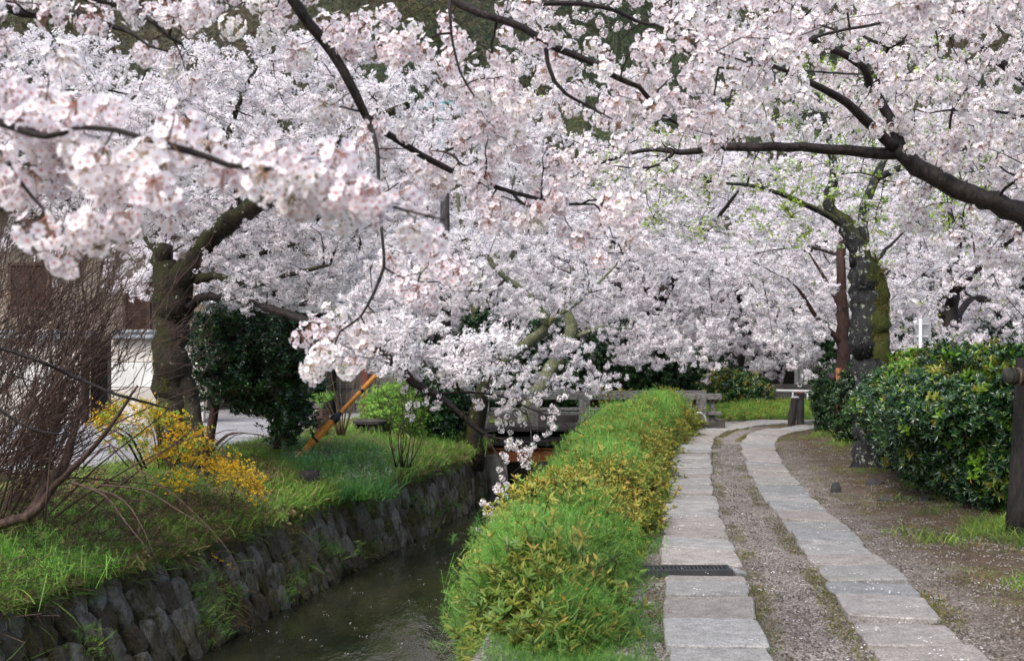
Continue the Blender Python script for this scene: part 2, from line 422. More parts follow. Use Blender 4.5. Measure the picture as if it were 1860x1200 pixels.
def make_spray(name, seed, ncl, leaves=0, size=0.16):
    """a flowering twig end as it reads from afar: several clusters of simple flowers along a few twigs"""
    rng = np.random.default_rng(seed); mb = MB()
    for b in range(3):
        d = rng.normal(size=3); d[2] *= 0.5; d /= np.linalg.norm(d)
        e = d * size * rng.uniform(0.7, 1.2)
        stalk(mb, -e * 0.8, e * 1.2, 0.0032, 5)
        for i in range(ncl // 3):
            c0 = e * rng.uniform(-0.2, 1) + rng.normal(size=3) * 0.012
            for j in range(8):
                dd = rng.normal(size=3) + np.array([0, 0, -0.25]); dd /= np.linalg.norm(dd)
                flower(mb, c0 + dd * 0.038, dd + rng.normal(size=3) * 0.3, 0.0195, rng, 1, 0, 1)
            leaf(mb, c0, rng.normal(size=3), rng.normal(size=3), 0.016, 0.010, 0.2, 3, 0)
        for i in range(leaves):
            c0 = e * rng.uniform(0, 1); leaf(mb, c0, rng.normal(size=3) + np.array([0, 0, .2]), rng.normal(size=3), 0.06, 0.03, 0.3, 4, 1)
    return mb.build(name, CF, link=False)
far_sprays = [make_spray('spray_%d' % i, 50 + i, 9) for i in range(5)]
green_sprays = [make_spray('green_spray_%d' % i, 60 + i, 6, leaves=3) for i in range(3)]
def make_leafspray(name, seed, n, L, w, mat, wood, size=0.15, seg=1, down=0.0, star=False):
    rng = np.random.default_rng(seed); mb = MB()
    for b in range(3):
        d = rng.normal(size=3); d[2] = abs(d[2]) * 0.6; d /= np.linalg.norm(d); e = d * size
        stalk(mb, np.zeros(3), e, 0.0022, 1)
        for i in range(n // 3):
            c0 = e * rng.uniform(0.2, 1); leaf(mb, c0, d * 0.5 + rng.normal(size=3) * 0.7 - np.array([0, 0, down]), rng.normal(size=3) + np.array([0, 0, 1.5]), L * rng.uniform(.7, 1.2), w, 0.25, 0, seg)
    return mb.build(name, [mat, wood], link=False)
young_sprays = [make_leafspray('young_spray_%d' % i, 70 + i, 12, 0.055, 0.03, M['young'], M['twig'], 0.12, down=0.3) for i in range(2)]

# ------------------------------------------------------------------ trees
def mesh_arrays(name, v, quads, mat, parent=None, smooth=True):
    me = bpy.data.meshes.new(name)
    me.vertices.add(len(v)); me.vertices.foreach_set('co', np.ascontiguousarray(v, np.float32).ravel())
    me.loops.add(quads.size); me.loops.foreach_set('vertex_index', quads.astype(np.int32).ravel())
    me.polygons.add(len(quads)); me.polygons.foreach_set('loop_start', np.arange(0, quads.size, quads.shape[1], dtype=np.int32))
    me.materials.append(mat); me.update(calc_edges=True)
    if smooth: me.polygons.foreach_set('use_smooth', np.ones(len(quads), bool))
    o = bpy.data.objects.new(name, me); COL.objects.link(o)
    if parent is not None: o.parent = parent; o.matrix_parent_inverse = Matrix.Translation(-Vector(parent.location))
    return o
def tubes(P, Rr, sides):
    n, K = P.shape[:2]
    tg = np.gradient(P, axis=1); tg /= np.linalg.norm(tg, axis=2)[..., None] + 1e-9
    ref = np.where(np.abs(tg[:, :1, 2:3]) < 0.8, np.array([0, 0, 1.0]), np.array([0, 1.0, 0]))
    a = np.cross(tg, np.broadcast_to(ref, tg.shape)); a /= np.linalg.norm(a, axis=2)[..., None] + 1e-9
    b = np.cross(tg, a)
    th = np.arange(sides) / sides * 2 * np.pi
    v = P[:, :, None] + Rr[:, :, None, None] * (np.cos(th)[:, None] * a[:, :, None] + np.sin(th)[:, None] * b[:, :, None])
    i, j = np.meshgrid(np.arange(K - 1), np.arange(sides), indexing='ij')
    q = np.stack([i * sides + j, i * sides + (j + 1) % sides, (i + 1) * sides + (j + 1) % sides, (i + 1) * sides + j], -1).reshape(-1, 4)
    q = (q[None] + (np.arange(n) * K * sides)[:, None, None]).reshape(-1, 4)
    return v.reshape(-1, 3), q
def crom(pts, step):
    """smooth curve through points with a radius in the last column"""
    p = np.asarray(pts, float)
    if len(p) == 2: p = np.array([p[0], (p[0] + p[1]) / 2, p[1]])
    q = np.vstack([2 * p[0] - p[1], p, 2 * p[-1] - p[-2]])
    out = []
    for i in range(1, len(q) - 2):
        L = np.linalg.norm(q[i + 1][:3] - q[i][:3]); n = max(1, int(round(L / step)))
        for k in range(n):
            t = k / n
            out.append(0.5 * ((2 * q[i]) + (-q[i - 1] + q[i + 1]) * t + (2 * q[i - 1] - 5 * q[i] + 4 * q[i + 1] - q[i + 2]) * t * t + (-q[i - 1] + 3 * q[i] - 3 * q[i + 1] + q[i + 2]) * t ** 3))
    out.append(q[-2]); return np.array(out)
def proj(p):
    p = np.atleast_2d(p); return 930 + F * p[:, 0] / np.maximum(p[:, 1], .1), 640 - F * (p[:, 2] - EYE) / np.maximum(p[:, 1], .1)
class Tree:
    def __init__(s, name, loc, label, cat='tree', group=None, mat=None, twig=None, seed=1):
        s.rng = np.random.default_rng(seed)
        s.root = empty(name, loc, label, cat, group)
        s.mat, s.twigm = mat or M['bark'], twig or M['twig']
        s.P = np.zeros((60000, 3)); s.Rd = np.zeros(60000); s.par = np.full(60000, -1); s.n = 0; s.nskel = 0
        s.paths = []
    def limb(s, pts, name='branch', sides=10, lump=0.06, step=0.15, mat=None, px=True, grow=True):
        """pts: (px, py, distance, radius) or world (x, y, z, radius)"""
        w = np.array([[*W(a, b, c), r] for a, b, c, r in pts]) if px else np.array(pts, float)
        c = crom(w, step)
        j = s.rng.normal(size=(len(c), 3)) * c[:, 3:4] * 0.13; j[0] = 0
        mb = MB(); mb.tube(c[:, :3] + j, np.maximum(c[:, 3], 0.002), sides, lump=lump, rng=s.rng)
        mb.build(name, mat or s.mat, s.root, smooth=True)
        if grow:
            k = len(c); s.P[s.n:s.n + k] = c[:, :3]; s.Rd[s.n:s.n + k] = c[:, 3]
            s.par[s.n:s.n + k] = np.r_[-1, np.arange(s.n, s.n + k - 1)]; s.n += k; s.nskel = s.n
        return c
    def grow(s, targets, K=6, arch=0.10, wob=0.06, maxlen=99, back=0.0, minr=0.0):
        rng = s.rng
        for t in targets:
            dd = s.P[:s.n] - t
            d = np.sqrt((dd ** 2).sum(1))
            if back: d = d + back * np.maximum(0, -dd[:, 2])      # attach from below
            i = int(d.argmin()); p0 = s.P[i]; v = t - p0; L = math.sqrt((v ** 2).sum())
            if L < 0.03 or L > maxlen: continue
            mid = p0 + v * 0.45 + np.array([0, 0, 1]) * arch * L + rng.normal(size=3) * wob * L
            u = np.linspace(0, 1, K)[1:, None]
            c = (1 - u) ** 2 * p0 + 2 * u * (1 - u) * mid + u * u * t
            c[:-1] += rng.normal(size=(K - 2, 3)) * wob * 0.35 * L / math.sqrt(K)
            ids = np.arange(s.n, s.n + K - 1)
            s.P[ids] = c; s.par[ids] = np.r_[i, ids[:-1]]; s.n += K - 1
            s.paths.append(np.r_[i, ids])
    def radii(s, r0=0.0022, e=2.4, minf=.55):
        cnt = np.zeros(s.n)
        haschild = np.zeros(s.n, bool)
        haschild[s.par[s.nskel:s.n]] = True
        for i in range(s.n - 1, s.nskel - 1, -1):
            if not haschild[i]: cnt[i] += 1
            p = s.par[i]
            if p >= s.nskel: cnt[p] += cnt[i]
        s.Rd[s.nskel:s.n] = r0 * np.maximum(cnt[s.nskel:], 1) ** (1 / e)
        for i in range(s.nskel, s.n):
            s.Rd[i] = min(s.Rd[i], s.Rd[s.par[i]] * 0.9)
        s.Rd[s.nskel:s.n] = np.maximum(s.Rd[s.nskel:s.n], r0 * minf)
    def build_twigs(s, sides=4, r0=0.0022, name='twigs', minf=.55):
        s.radii(r0, minf=minf)
        A = np.array(s.paths); Rr = s.Rd[A].copy(); Rr[:, 0] = np.minimum(Rr[:, 0], Rr[:, 1] * 1.25)
        Rr[:, -1] *= 0.7
        v, q = tubes(s.P[A], Rr, sides)
        o = mesh_arrays(name, v, q, s.twigm, s.root); o['kind'] = 'stuff'; s.A = A
        return o
    def blossoms(s, spacing=0.08, rmax=0.012, jit=0.02, keep=None, start=0.2):
        A = s.A; p = s.P[A]; r = s.Rd[A]
        seg = np.linalg.norm(np.diff(p, axis=1), axis=2)
        out = []
        K = A.shape[1]
        for k in range(K - 1):
            if (k + 1) / (K - 1) <= start: continue
            m = r[:, k + 1] < rmax
            n = s.rng.poisson(seg[m, k] / spacing)
            a = np.repeat(p[m, k], n, 0); b = np.repeat(p[m, k + 1], n, 0)
            u = s.rng.random((len(a), 1)); out.append(a + (b - a) * u)
        out.append(p[:, -1])
        pts = np.concatenate(out); pts = pts + s.rng.normal(size=pts.shape) * jit
        if keep is not None: pts = pts[keep(pts)]
        return pts
def ell(rng, n, c, r, shell=0.5, zmin=-9):
    """points in an ellipsoid, denser towards its outside"""
    d = rng.normal(size=(n, 3)); d /= np.linalg.norm(d, axis=1)[:, None]
    u = rng.random(n) ** (1 / 3); u = np.where(rng.random(n) < shell, 0.75 + 0.25 * u, u)
    p = np.asarray(c) + d * u[:, None] * np.asarray(r)
    return p[p[:, 2] > zmin]
def pxvol(rng, n, poly, D0, D1):
    """points whose direction falls in a picture region, between two distances"""
    poly = np.array(poly, float); lo, hi = poly.min(0), poly.max(0); out = []
    while len(out) < n:
        q = lo + rng.random((n, 2)) * (hi - lo)
        ok = inpoly(q[:, 0], q[:, 1], poly)
        out += q[ok].tolist()
    q = np.array(out[:n]); D = D0 + (D1 - D0) * rng.random(n)
    return np.c_[(q[:, 0] - 930) / F * D, D, EYE + (640 - q[:, 1]) / F * D]
def inpoly(x, y, poly):
    c = np.zeros(len(x), bool); j = len(poly) - 1
    for i in range(len(poly)):
        xi, yi = poly[i]; xj, yj = poly[j]
        c ^= ((yi > y) != (yj > y)) & (x < (xj - xi) * (y - yi) / (yj - yi + 1e-9) + xi); j = i
    return c
LOWX = [-200, 0, 100, 220, 300, 400, 500, 560, 650, 760, 850, 950, 1050, 1150, 1250, 1330, 1400, 1480, 1540, 1620, 1700, 1860, 2100]
LOWY = [430, 500, 520, 540, 560, 600, 650, 720, 690, 700, 705, 700, 690, 700, 705, 705, 710, 690, 660, 700, 720, 720, 720]
def low_edge(pts, dy=0):
    x, y = proj(pts); return y < np.interp(x, LOWX, LOWY) + dy
def sc_r(rng, n, a, b): return rng.uniform(a, b, n)

MOSS = []; ROOTS = []
def build_trees():
    # --- cherry on the near left bank, its trunk out of the picture: the blurred branch and the long limbs overhead
    t = Tree('cherry_tree', (-4.3, 3.5, 0), 'cherry reaching in from the left edge, its nearest blossoms large and out of focus', seed=21)
    t.limb([(-4.3, 3.5, -0.1, .26), (-4.25, 3.5, 0.8, .21), (-4.0, 3.6, 1.8, .17), (-3.6, 3.8, 2.7, .12)], 'trunk', 14, 0.08, px=False)
    t.limb([(-3.6, 3.8, 2.7, .1), (-2.9, 4.1, 3.3, .07), (-2.1, 4.4, 3.65, .045), (-1.4, 4.55, 3.5, .03), tuple([*W(490, -60, 4.6), .024]), tuple([*W(530, 0, 4.6), .0225]),
            *[tuple([*W(a, b, c), r]) for a, b, c, r in [(560, 45, 4.65, .022), (603, 92, 4.7, .021), (642, 165, 4.7, .0195), (665, 212, 4.75, .018), (700, 240, 4.8, .0155), (770, 284, 4.9, .014), (850, 322, 5.0, .012), (930, 349, 5.1, .010), (1010, 368, 5.2, .008), (1080, 371, 5.3, .005)]]], px=False, step=.08)
    t.limb([(665, 212, 4.75, .012), (680, 250, 4.6, .009), (686, 285, 4.5, .008), (688, 360, 4.45, .007), (695, 440, 4.4, .006), (697, 485, 4.4, .0065), (680, 530, 4.4, .006), (655, 575, 4.4, .005), (618, 602, 4.4, .004), (604, 640, 4.4, .003)], step=.05, sides=7)
    t.limb([(697, 485, 4.4, .005), (740, 508, 4.4, .004), (800, 511, 4.4, .003), (845, 488, 4.4, .002)], step=.05, sides=6)
    t.limb([(-2.1, 4.4, 3.65, .035), (-1.0, 5.0, 3.75, .028), tuple([*W(740, -90, 5), .024]), tuple([*W(830, 6, 5), .019]), *[tuple([*W(a, b, c), r]) for a, b, c, r in [(903, 34, 5, .017), (953, 53, 5, .0165), (990, 78, 5, .016), (1053, 104, 5.05, .015), (1103, 131, 5.1, .014), (1127, 143, 5.1, .013), (1160, 157, 5.15, .012), (1187, 190, 5.2, .011), (1210, 214, 5.25, .009), (1245, 232, 5.3, .006)]]], px=False, step=.08)
    t.limb([(990, 78, 5, .011), (995, 113, 5, .010), (1007, 147, 5, .009), (1027, 170, 5, .008), (1063, 190, 5.05, .006), (1113, 217, 5.1, .003)], step=.05, sides=7)
    t.limb([(870, -40, 4.9, .012), (963, 3, 5, .012), (1053, 7, 5, .012), (1120, 20, 5.05, .010), (1153, 38, 5.1, .009), (1213, 54, 5.1, .006), (1290, 100, 5.1, .003)], step=.06, sides=7)
    t.limb([(815, -5, 4.7, .008), (820, 60, 4.7, .006), (835, 130, 4.7, .005), (862, 175, 4.7, .003)], step=.06, sides=6)
    t.limb([(-2.9, 4.1, 3.3, .04), (-2.2, 4.2, 3.3, .03), *[tuple([*W(a, b, c), r]) for a, b, c, r in [(90, -30, 4.2, .016), (197, 3, 4.2, .012), (233, 17, 4.2, .011), (283, 43, 4.2, .009), (307, 67, 4.2, .007), (332, 82, 4.2, .004)]]], px=False, step=.06, sides=8)
    t.limb([(-2.9, 4.1, 3.3, .03), (-2.3, 4.05, 3.1, .02), *[tuple([*W(a, b, c), r]) for a, b, c, r in [(0, 12, 4.1, .016), (107, 25, 4.1, .013), (140, 25, 4.1, .012), (187, 43, 4.1, .010), (223, 54, 4.1, .008), (243, 64, 4.1, .007), (270, 84, 4.1, .005), (305, 94, 4.1, .003)]]], px=False, step=.06, sides=8)
    # the nearest branch
    t.limb([(-3.9, 3.6, 2.1, .06), (-2.6, 3.0, 2.25, .03), (-1.6, 2.7, 2.2, .016), *[tuple([*W(a, b, c), r]) for a, b, c, r in [(-40, 215, 2.55, .010), (83, 247, 2.5, .007), (143, 231, 2.5, .006), (210, 236, 2.5, .0065), (262, 252, 2.5, .007), (300, 263, 2.5, .0085), (367, 281, 2.5, .0075), (417, 300, 2.5, .006), (500, 310, 2.5, .005), (600, 345, 2.5, .0042), (700, 372, 2.5, .0035), (810, 400, 2.5, .0022)]]], px=False, step=.05, sides=8)
    t.limb([(-40, 215, 2.55, .006), (10, 290, 2.5, .005), (60, 360, 2.48, .004), (120, 420, 2.46, .003), (150, 470, 2.46, .002)], step=.04, sides=6)
    n_main = t.n
    rng = t.rng
    # over-head layer
    T = [pxvol(rng, 40, [(-60, -60), (380, -60), (350, 100), (330, 170), (250, 120), (150, 60), (-60, 70)], 3.7, 4.7),
         pxvol(rng, 26, [(300, -80), (540, -80), (640, 130), (560, 130), (400, 20)], 4.3, 5.0),
         pxvol(rng, 26, [(560, -60), (620, 20), (700, 10), (770, 60), (700, 110), (650, 110)], 4.5, 5.0),
         pxvol(rng, 24, [(560, 140), (640, 160), (700, 200), (770, 250), (740, 330), (650, 260), (590, 200)], 4.5, 5.1),
         pxvol(rng, 36, [(780, -60), (860, 40), (990, 150), (960, 230), (870, 230), (800, 120), (780, 20)], 4.7, 5.4),
         pxvol(rng, 130, [(860, -80), (1500, -80), (1480, 60), (1380, 180), (1290, 330), (1180, 260), (1050, 230), (960, 60)], 4.8, 6.0),
         pxvol(rng, 60, [(740, 250), (1010, 330), (1150, 350), (1150, 440), (1000, 460), (860, 400), (760, 320)], 4.8, 5.5),
         pxvol(rng, 20, [(850, 230), (1000, 210), (1080, 260), (1000, 320), (880, 300)], 4.8, 5.4),
         pxvol(rng, 30, [(560, 560), (640, 540), (690, 560), (670, 640), (590, 690), (520, 620)], 4.3, 4.6),
         pxvol(rng, 24, [(700, 450), (880, 440), (880, 500), (780, 540), (720, 520)], 4.3, 4.6),
         pxvol(rng, 22, [(1500, -60), (1900, -60), (1860, 40), (1600, 50)], 4.0, 5.0)]
    allT = np.concatenate(T); rng.shuffle(allT)
    t.grow(allT, K=6, arch=0.03, wob=0.10)
    NB = len(t.paths)
    near = [pxvol(rng, 20, [(-60, 80), (60, 100), (160, 160), (170, 270), (100, 370), (-60, 410)], 2.45, 2.75),
            pxvol(rng, 8, [(70, 370), (190, 380), (190, 420), (140, 460), (90, 430)], 2.4, 2.5),
            pxvol(rng, 17, [(120, 150), (260, 160), (400, 230), (420, 310), (300, 335), (150, 310)], 2.4, 2.7),
            pxvol(rng, 23, [(400, 230), (560, 270), (700, 330), (840, 370), (800, 410), (640, 385), (540, 335), (410, 320)], 2.4, 2.65)]
    near = np.concatenate(near); rng.shuffle(near)
    t.grow(near, K=6, arch=0.02, wob=0.12)
    t.build_twigs(5, 0.0026)
    p = t.blossoms(0.10, 0.010, 0.028, start=0.3)
    xq, yq = proj(p); p = p[(p[:, 1] < 3.2) | (rng.random(len(p)) < 0.50)]
    nearm = p[:, 1] < 3.2
    pn, pf = p[nearm], p[~nearm]
    x, y = proj(pn)
    pn = pn[(x > -150) & (x < 1900)]
    pn = pn[np.argsort(pn[:, 1])]
    # the biggest clusters are parts one can pick, the rest is one mass
    for i, q in enumerate(pn[:230]):
        o = bpy.data.objects.new('blossom_cluster', near_clusters[i % 4].data)
        COL.objects.link(o); o.parent = t.root; o.location = Vector(q) - Vector(t.root.location)
        o.rotation_euler = (rng.normal() * .3, rng.normal() * .3, rng.random() * 6.28); o.scale = [rng.uniform(0.7, 1.0)] * 3
    rest = np.concatenate([pn[230:], pf])
    x, y = proj(pf); 
    sel = (y < 120) & (x > 1400)
    scatter('blossoms', rest, near_clusters, (0.72, 1.05), t.root, rng=rng, tilt=0.35)
    print('near', len(pn), 'over', len(pf))

    # --- right-hand cherry with the heavy limb across the top right
    t = Tree('cherry_tree', (5.6, 7.6, 0), 'cherry whose heavy dark limb reaches in from the right edge over the path', seed=22)
    t.limb([(5.6, 7.6, -.1, .26), (5.5, 7.6, 0.9, .2), (5.1, 7.7, 1.7, .15), tuple([*W(2060, 440, 7.8), .11])], 'trunk', 14, .08, px=False)
    t.limb([(2060, 440, 7.8, .1), (1950, 420, 7.8, .085), (1850, 388, 7.9, .078), (1807, 366, 7.9, .074), (1740, 343, 8, .07), (1690, 316, 8, .065), (1650, 288, 8, .06), (1630, 270, 8, .05)], step=.1, sides=12)
    t.limb([(1640, 278, 8, .045), (1607, 280, 8.05, .042), (1507, 270, 8.2, .037), (1407, 267, 8.3, .034), (1340, 268, 8.4, .032), (1290, 269, 8.5, .028), (1240, 277, 8.6, .022), (1187, 271, 8.7, .018), (1137, 281, 8.8, .014), (1103, 293, 8.9, .011), (1060, 304, 9, .008), (1003, 322, 9.1, .005)], step=.1)
    t.limb([(1225, 276, 8.6, .014), (1200, 298, 8.7, .012), (1160, 306, 8.8, .008), (1110, 300, 8.9, .004)], step=.1, sides=7)
    t.limb([(1632, 272, 8, .04), (1573, 220, 7.9, .035), (1540, 187, 7.8, .03), (1493, 160, 7.7, .024), (1430, 130, 7.6, .016), (1340, 95, 7.4, .008)], step=.1)
    t.limb([(1636, 268, 8, .042), (1617, 213, 8.1, .037), (1597, 180, 8.1, .033), (1583, 157, 8.1, .03), (1570, 125, 8, .028), (1540, 102, 8, .027), (1487, 80, 7.9, .024), (1447, 40, 7.8, .022), (1390, 0, 7.7, .018), (1320, -50, 7.6, .01)], step=.1)
    t.limb([(2060, 440, 7.8, .05), (2000, 250, 8.8, .05), (1900, 175, 9, .045), (1857, 143, 9, .04), (1823, 117, 9, .036), (1793, 93, 9, .032), (1740, 50, 9, .025), (1660, -20, 9, .015)], step=.1)
    t.limb([(1900, 215, 8.6, .018), (1850, 208, 8.5, .014), (1813, 203, 8.5, .012), (1733, 200, 8.4, .011), (1713, 201, 8.4, .006)], step=.08, sides=7)
    t.limb([(1730, 200, 8.4, .01), (1745, 175, 8.4, .009), (1773, 143, 8.4, .008), (1797, 115, 8.4, .005)], step=.08, sides=7)
    t.limb([(1760, 125, 8.4, .007), (1775, 160, 8.3, .005), (1800, 205, 8.3, .004), (1806, 222, 8.3, .003)], step=.08, sides=6)
    t.limb([(1850, 10, 7.5, .012), (1690, 30, 7.3, .010), (1500, 62, 7, .009), (1380, 118, 6.6, .008), (1290, 120, 6.2, .006), (1240, 88, 6, .004)], step=.1, sides=7)
    t.limb([(1560, 135, 7.2, .007), (1450, 128, 6.6, .006), (1370, 117, 6.3, .005), (1300, 95, 6, .004), (1240, 86, 5.8, .002)], step=.1, sides=6)
    rng = t.rng
    T = [pxvol(rng, 420, [(1180, -80), (1960, -80), (1960, 330), (1840, 340), (1700, 200), (1560, 110), (1420, 60), (1250, 40)], 7, 9.6),
         pxvol(rng, 110, [(1000, 250), (1280, 200), (1420, 200), (1500, 250), (1380, 330), (1150, 380), (1010, 370)], 8, 9.6),
         pxvol(rng, 90, [(1480, 110), (1620, 120), (1700, 260), (1780, 300), (1730, 340), (1600, 290), (1500, 210)], 7.8, 8.8),
         pxvol(rng, 130, [(1700, 200), (1960, 260), (1960, 520), (1780, 480), (1640, 420), (1640, 330)], 7.8, 9.4),
         pxvol(rng, 60, [(1240, 60), (1420, 50), (1480, 140), (1400, 260), (1260, 230)], 6, 7.8),
         pxvol(rng, 380, [(880, -80), (1960, -80), (1960, 260), (1500, 240), (1300, 200), (1050, 230), (900, 200)], 9.5, 13)]
    allT = np.concatenate(T); rng.shuffle(allT)
    t.grow(allT, K=6, arch=.02, wob=.10)
    t.build_twigs(4, 0.0034)
    p = t.blossoms(0.105, 0.010, 0.02, start=0.2)
    # the heavy limb stays visible
    x, y = proj(p)
    lx = [1187, 1240, 1290, 1407, 1507, 1607, 1640, 1690, 1740, 1807, 1860]; ly = [272, 277, 268, 267, 269, 279, 285, 316, 343, 366, 390]
    dlim = np.abs(y - np.interp(x, lx, ly)); drop = (x > 1200) & (p[:, 1] < 8.6) & (dlim < 26) & (rng.random(len(p)) < 0.93)
    p = p[~drop]
    scatter('blossoms', p, mid_clusters, (0.72, 1.05), t.root, rng=rng, tilt=0.35)
    print('right', len(p))

    # --- mossy cherry on the left bank
    t = Tree('cherry_tree', (W(322, 850, 14.5)[0], 14.5, 0), 'old mossy cherry with a thick leaning trunk behind the yellow shrub, left bank', mat=M['bark_moss'], seed=23)
    MOSS.append(t.limb([(345, 880, 14.6, .30), (328, 840, 14.6, .26), (318, 770, 14.5, .225), (312, 700, 14.5, .22), (310, 640, 14.5, .215), (314, 580, 14.5, .205), (322, 530, 14.5, .18), (340, 490, 14.4, .16)], 'trunk', 22, .028, step=.1)); ROOTS.append(t.root)
    t.limb([(380, 905, 14.2, .09), (368, 850, 14.3, .10), (352, 780, 14.4, .12), (338, 700, 14.5, .13), (325, 640, 14.5, .12)], 'trunk', 16, .03, step=.1)
    t.limb([(325, 520, 14.45, .15), (350, 478, 14.4, .135), (375, 440, 14.3, .13), (410, 408, 14.2, .125), (455, 378, 14, .12), (500, 348, 13.9, .10), (560, 300, 13.7, .08), (640, 240, 13.5, .06), (740, 190, 13, .04)], step=.12, sides=14)
    t.limb([(310, 560, 14.5, .2), (300, 500, 14.5, .17), (296, 460, 14.5, .13), (300, 440, 14.5, .10)], step=.1, sides=12)
    t.limb([(404, 412, 14.2, .06), (432, 360, 14.1, .055), (425, 320, 14, .05), (408, 285, 13.9, .045), (430, 200, 13.8, .035), (470, 110, 13.6, .02)], step=.12)
    t.limb([(424, 330, 14, .035), (405, 300, 14, .03), (380, 270, 14, .025), (330, 200, 14, .015)], step=.1)
    t.limb([(355, 508, 14.4, .07), (385, 503, 14.3, .062), (420, 510, 14.2, .055), (460, 517, 14, .045), (520, 500, 13.6, .03), (600, 480, 13.2, .018)], step=.1)
    t.limb([(388, 462, 14.3, .04), (420, 458, 14.2, .038), (440, 466, 14.2, .035), (478, 460, 14.2, .028), (520, 448, 14.2, .018), (590, 430, 14, .01)], step=.1)
    t.limb([(300, 470, 14.5, .07), (265, 430, 14.8, .05), (240, 380, 15, .04), (200, 300, 15.4, .03), (120, 220, 15.6, .015)], step=.12)
    # the long low limb out over the water
    t.limb([(340, 560, 14.4, .06), (370, 540, 14.2, .05), (440, 545, 13.6, .048), (560, 585, 12.8, .052), (650, 618, 12, .06), (690, 640, 12, .056), (725, 668, 12, .05), (752, 695, 12, .045), (790, 716, 12, .038), (830, 745, 12, .030), (865, 778, 12, .024), (900, 795, 12, .018), (960, 803, 12, .012), (1020, 798, 12, .006)], step=.1, mat=M['bark'])
    t.limb([(795, 716, 12, .018), (850, 712, 12, .014), (910, 720, 12, .012), (970, 745, 11.9, .010), (1010, 762, 11.8, .008), (1060, 790, 11.8, .004)], step=.08, sides=7, mat=M['bark'])
    t.limb([(880, 785, 12, .012), (905, 830, 11.6, .009), (920, 870, 11.2, .008), (905, 905, 11, .006), (885, 935, 10.9, .004), (872, 965, 10.8, .003)], step=.06, sides=6, mat=M['bark'])
    t.limb([(880, 785, 12, .009), (960, 775, 11.9, .007), (1020, 780, 11.9, .005), (1060, 765, 11.9, .003), (1100, 735, 12, .002)], step=.06, sides=6, mat=M['bark'])
    t.limb([(955, 745, 11.9, .008), (965, 790, 11.6, .007), (960, 830, 11.4, .005), (930, 860, 11.2, .003)], step=.06, sides=6, mat=M['bark'])
    rng = t.rng
    T = [pxvol(rng, 520, [(-80, 60), (300, 80), (560, 60), (760, 130), (760, 420), (560, 420), (330, 440), (180, 420), (-80, 380)], 11.5, 16.5),
         pxvol(rng, 200, [(350, 380), (560, 380), (700, 440), (600, 560), (440, 560), (360, 540)], 13.2, 15.5),
         pxvol(rng, 110, [(600, 590), (750, 570), (830, 600), (930, 590), (940, 640), (860, 700), (700, 680), (600, 650)], 11.2, 13)]
    allT = np.concatenate(T); rng.shuffle(allT)
    t.grow(allT, K=6, arch=.03, wob=.08)
    hang = [pxvol(rng, 14, [(700, 690), (800, 700), (800, 760), (740, 760)], 11.8, 12.2), pxvol(rng, 44, [(850, 700), (1040, 700), (1040, 790), (930, 790), (860, 740)], 11.6, 12.1),
            pxvol(rng, 20, [(930, 790), (1000, 790), (980, 850), (900, 850)], 11.2, 11.8), pxvol(rng, 24, [(870, 880), (925, 870), (915, 930), (880, 985), (862, 980)], 10.8, 11.2)]
    nb = len(t.paths)
    t.grow(np.concatenate(hang), K=6, arch=-.02, wob=.10)
    t.build_twigs(4, 0.0046)
    A = t.A
    t.A = A[:nb]; p = t.blossoms(0.10, 0.02, 0.05, keep=lambda q: low_edge(q, -4) & ~((proj(q)[0] > 255) & (proj(q)[0] < 345) & (proj(q)[1] > 470)), start=0)
    t.A = A[nb:]; ph = t.blossoms(0.09, 0.007, 0.025, start=0.5)
    t.A = A
    # leave the leaning limb bare
    x, y = proj(p); yl = np.interp(x, [300, 350, 400, 455, 500, 540], [520, 480, 415, 378, 348, 320])
    p = p[~((x > 300) & (x < 520) & (np.abs(y - yl) < 26) & (p[:, 1] < 15))]
    scatter('blossoms', np.concatenate([p]), far_sprays, (0.55, 0.85), t.root, rng=rng, tilt=0.5)
    scatter('blossoms', ph, mid_clusters, (0.55, 0.85), t.root, rng=rng, tilt=0.35)
    print('left mossy', len(p), len(ph))

    # --- lichen-spotted tree with young leaves on the right of the path
    t = Tree('flowering_tree', (W(1582, 850, 15.4)[0], 15.4, 0), 'black lichen spotted tree with a mossy side and young green leaves beside the hedge', mat=M['bark_lichen'], seed=24)
    t.limb([(1582, 868, 15.4, .30), (1580, 835, 15.4, .24), (1580, 780, 15.4, .215), (1579, 700, 15.4, .22), (1577, 620, 15.4, .215), (1573, 550, 15.4, .20), (1568, 500, 15.4, .18), (1563, 462, 15.4, .15), (1550, 435, 15.4, .125), (1530, 405, 15.4, .10), (1505, 372, 15.4, .075), (1515, 310, 15.4, .06), (1505, 250, 15.4, .04), (1480, 150, 15.4, .02)], 'trunk', 20, .09, step=.1)
    MOSS.append(t.limb([(1582, 760, 15.38, .12), (1588, 690, 15.36, .16), (1589, 640, 15.35, .165), (1591, 580, 15.35, .165), (1592, 535, 15.35, .15), (1589, 505, 15.38, .12), (1580, 480, 15.4, .08)], 'moss_cushion', 18, .05, step=.08, mat=M['moss_body']))
    t.limb([(1566, 470, 15.4, .08), (1568, 400, 15.5, .075), (1574, 362, 15.5, .07), (1590, 325, 15.6, .06), (1622, 240, 15.8, .05), (1640, 160, 16, .05), (1650, 100, 16, .03)], step=.12)
    t.limb([(1622, 240, 15.8, .045), (1645, 170, 15.8, .045), (1660, 122, 15.8, .03)], step=.1)
    t.limb([(1588, 480, 15.4, .03), (1610, 452, 15.4, .025), (1628, 436, 15.4, .018), (1660, 400, 15.4, .01)], step=.1, sides=7)
    t.limb([(1530, 405, 15.4, .05), (1460, 370, 15.2, .035), (1380, 340, 15, .025), (1280, 330, 14.8, .015)], step=.1)
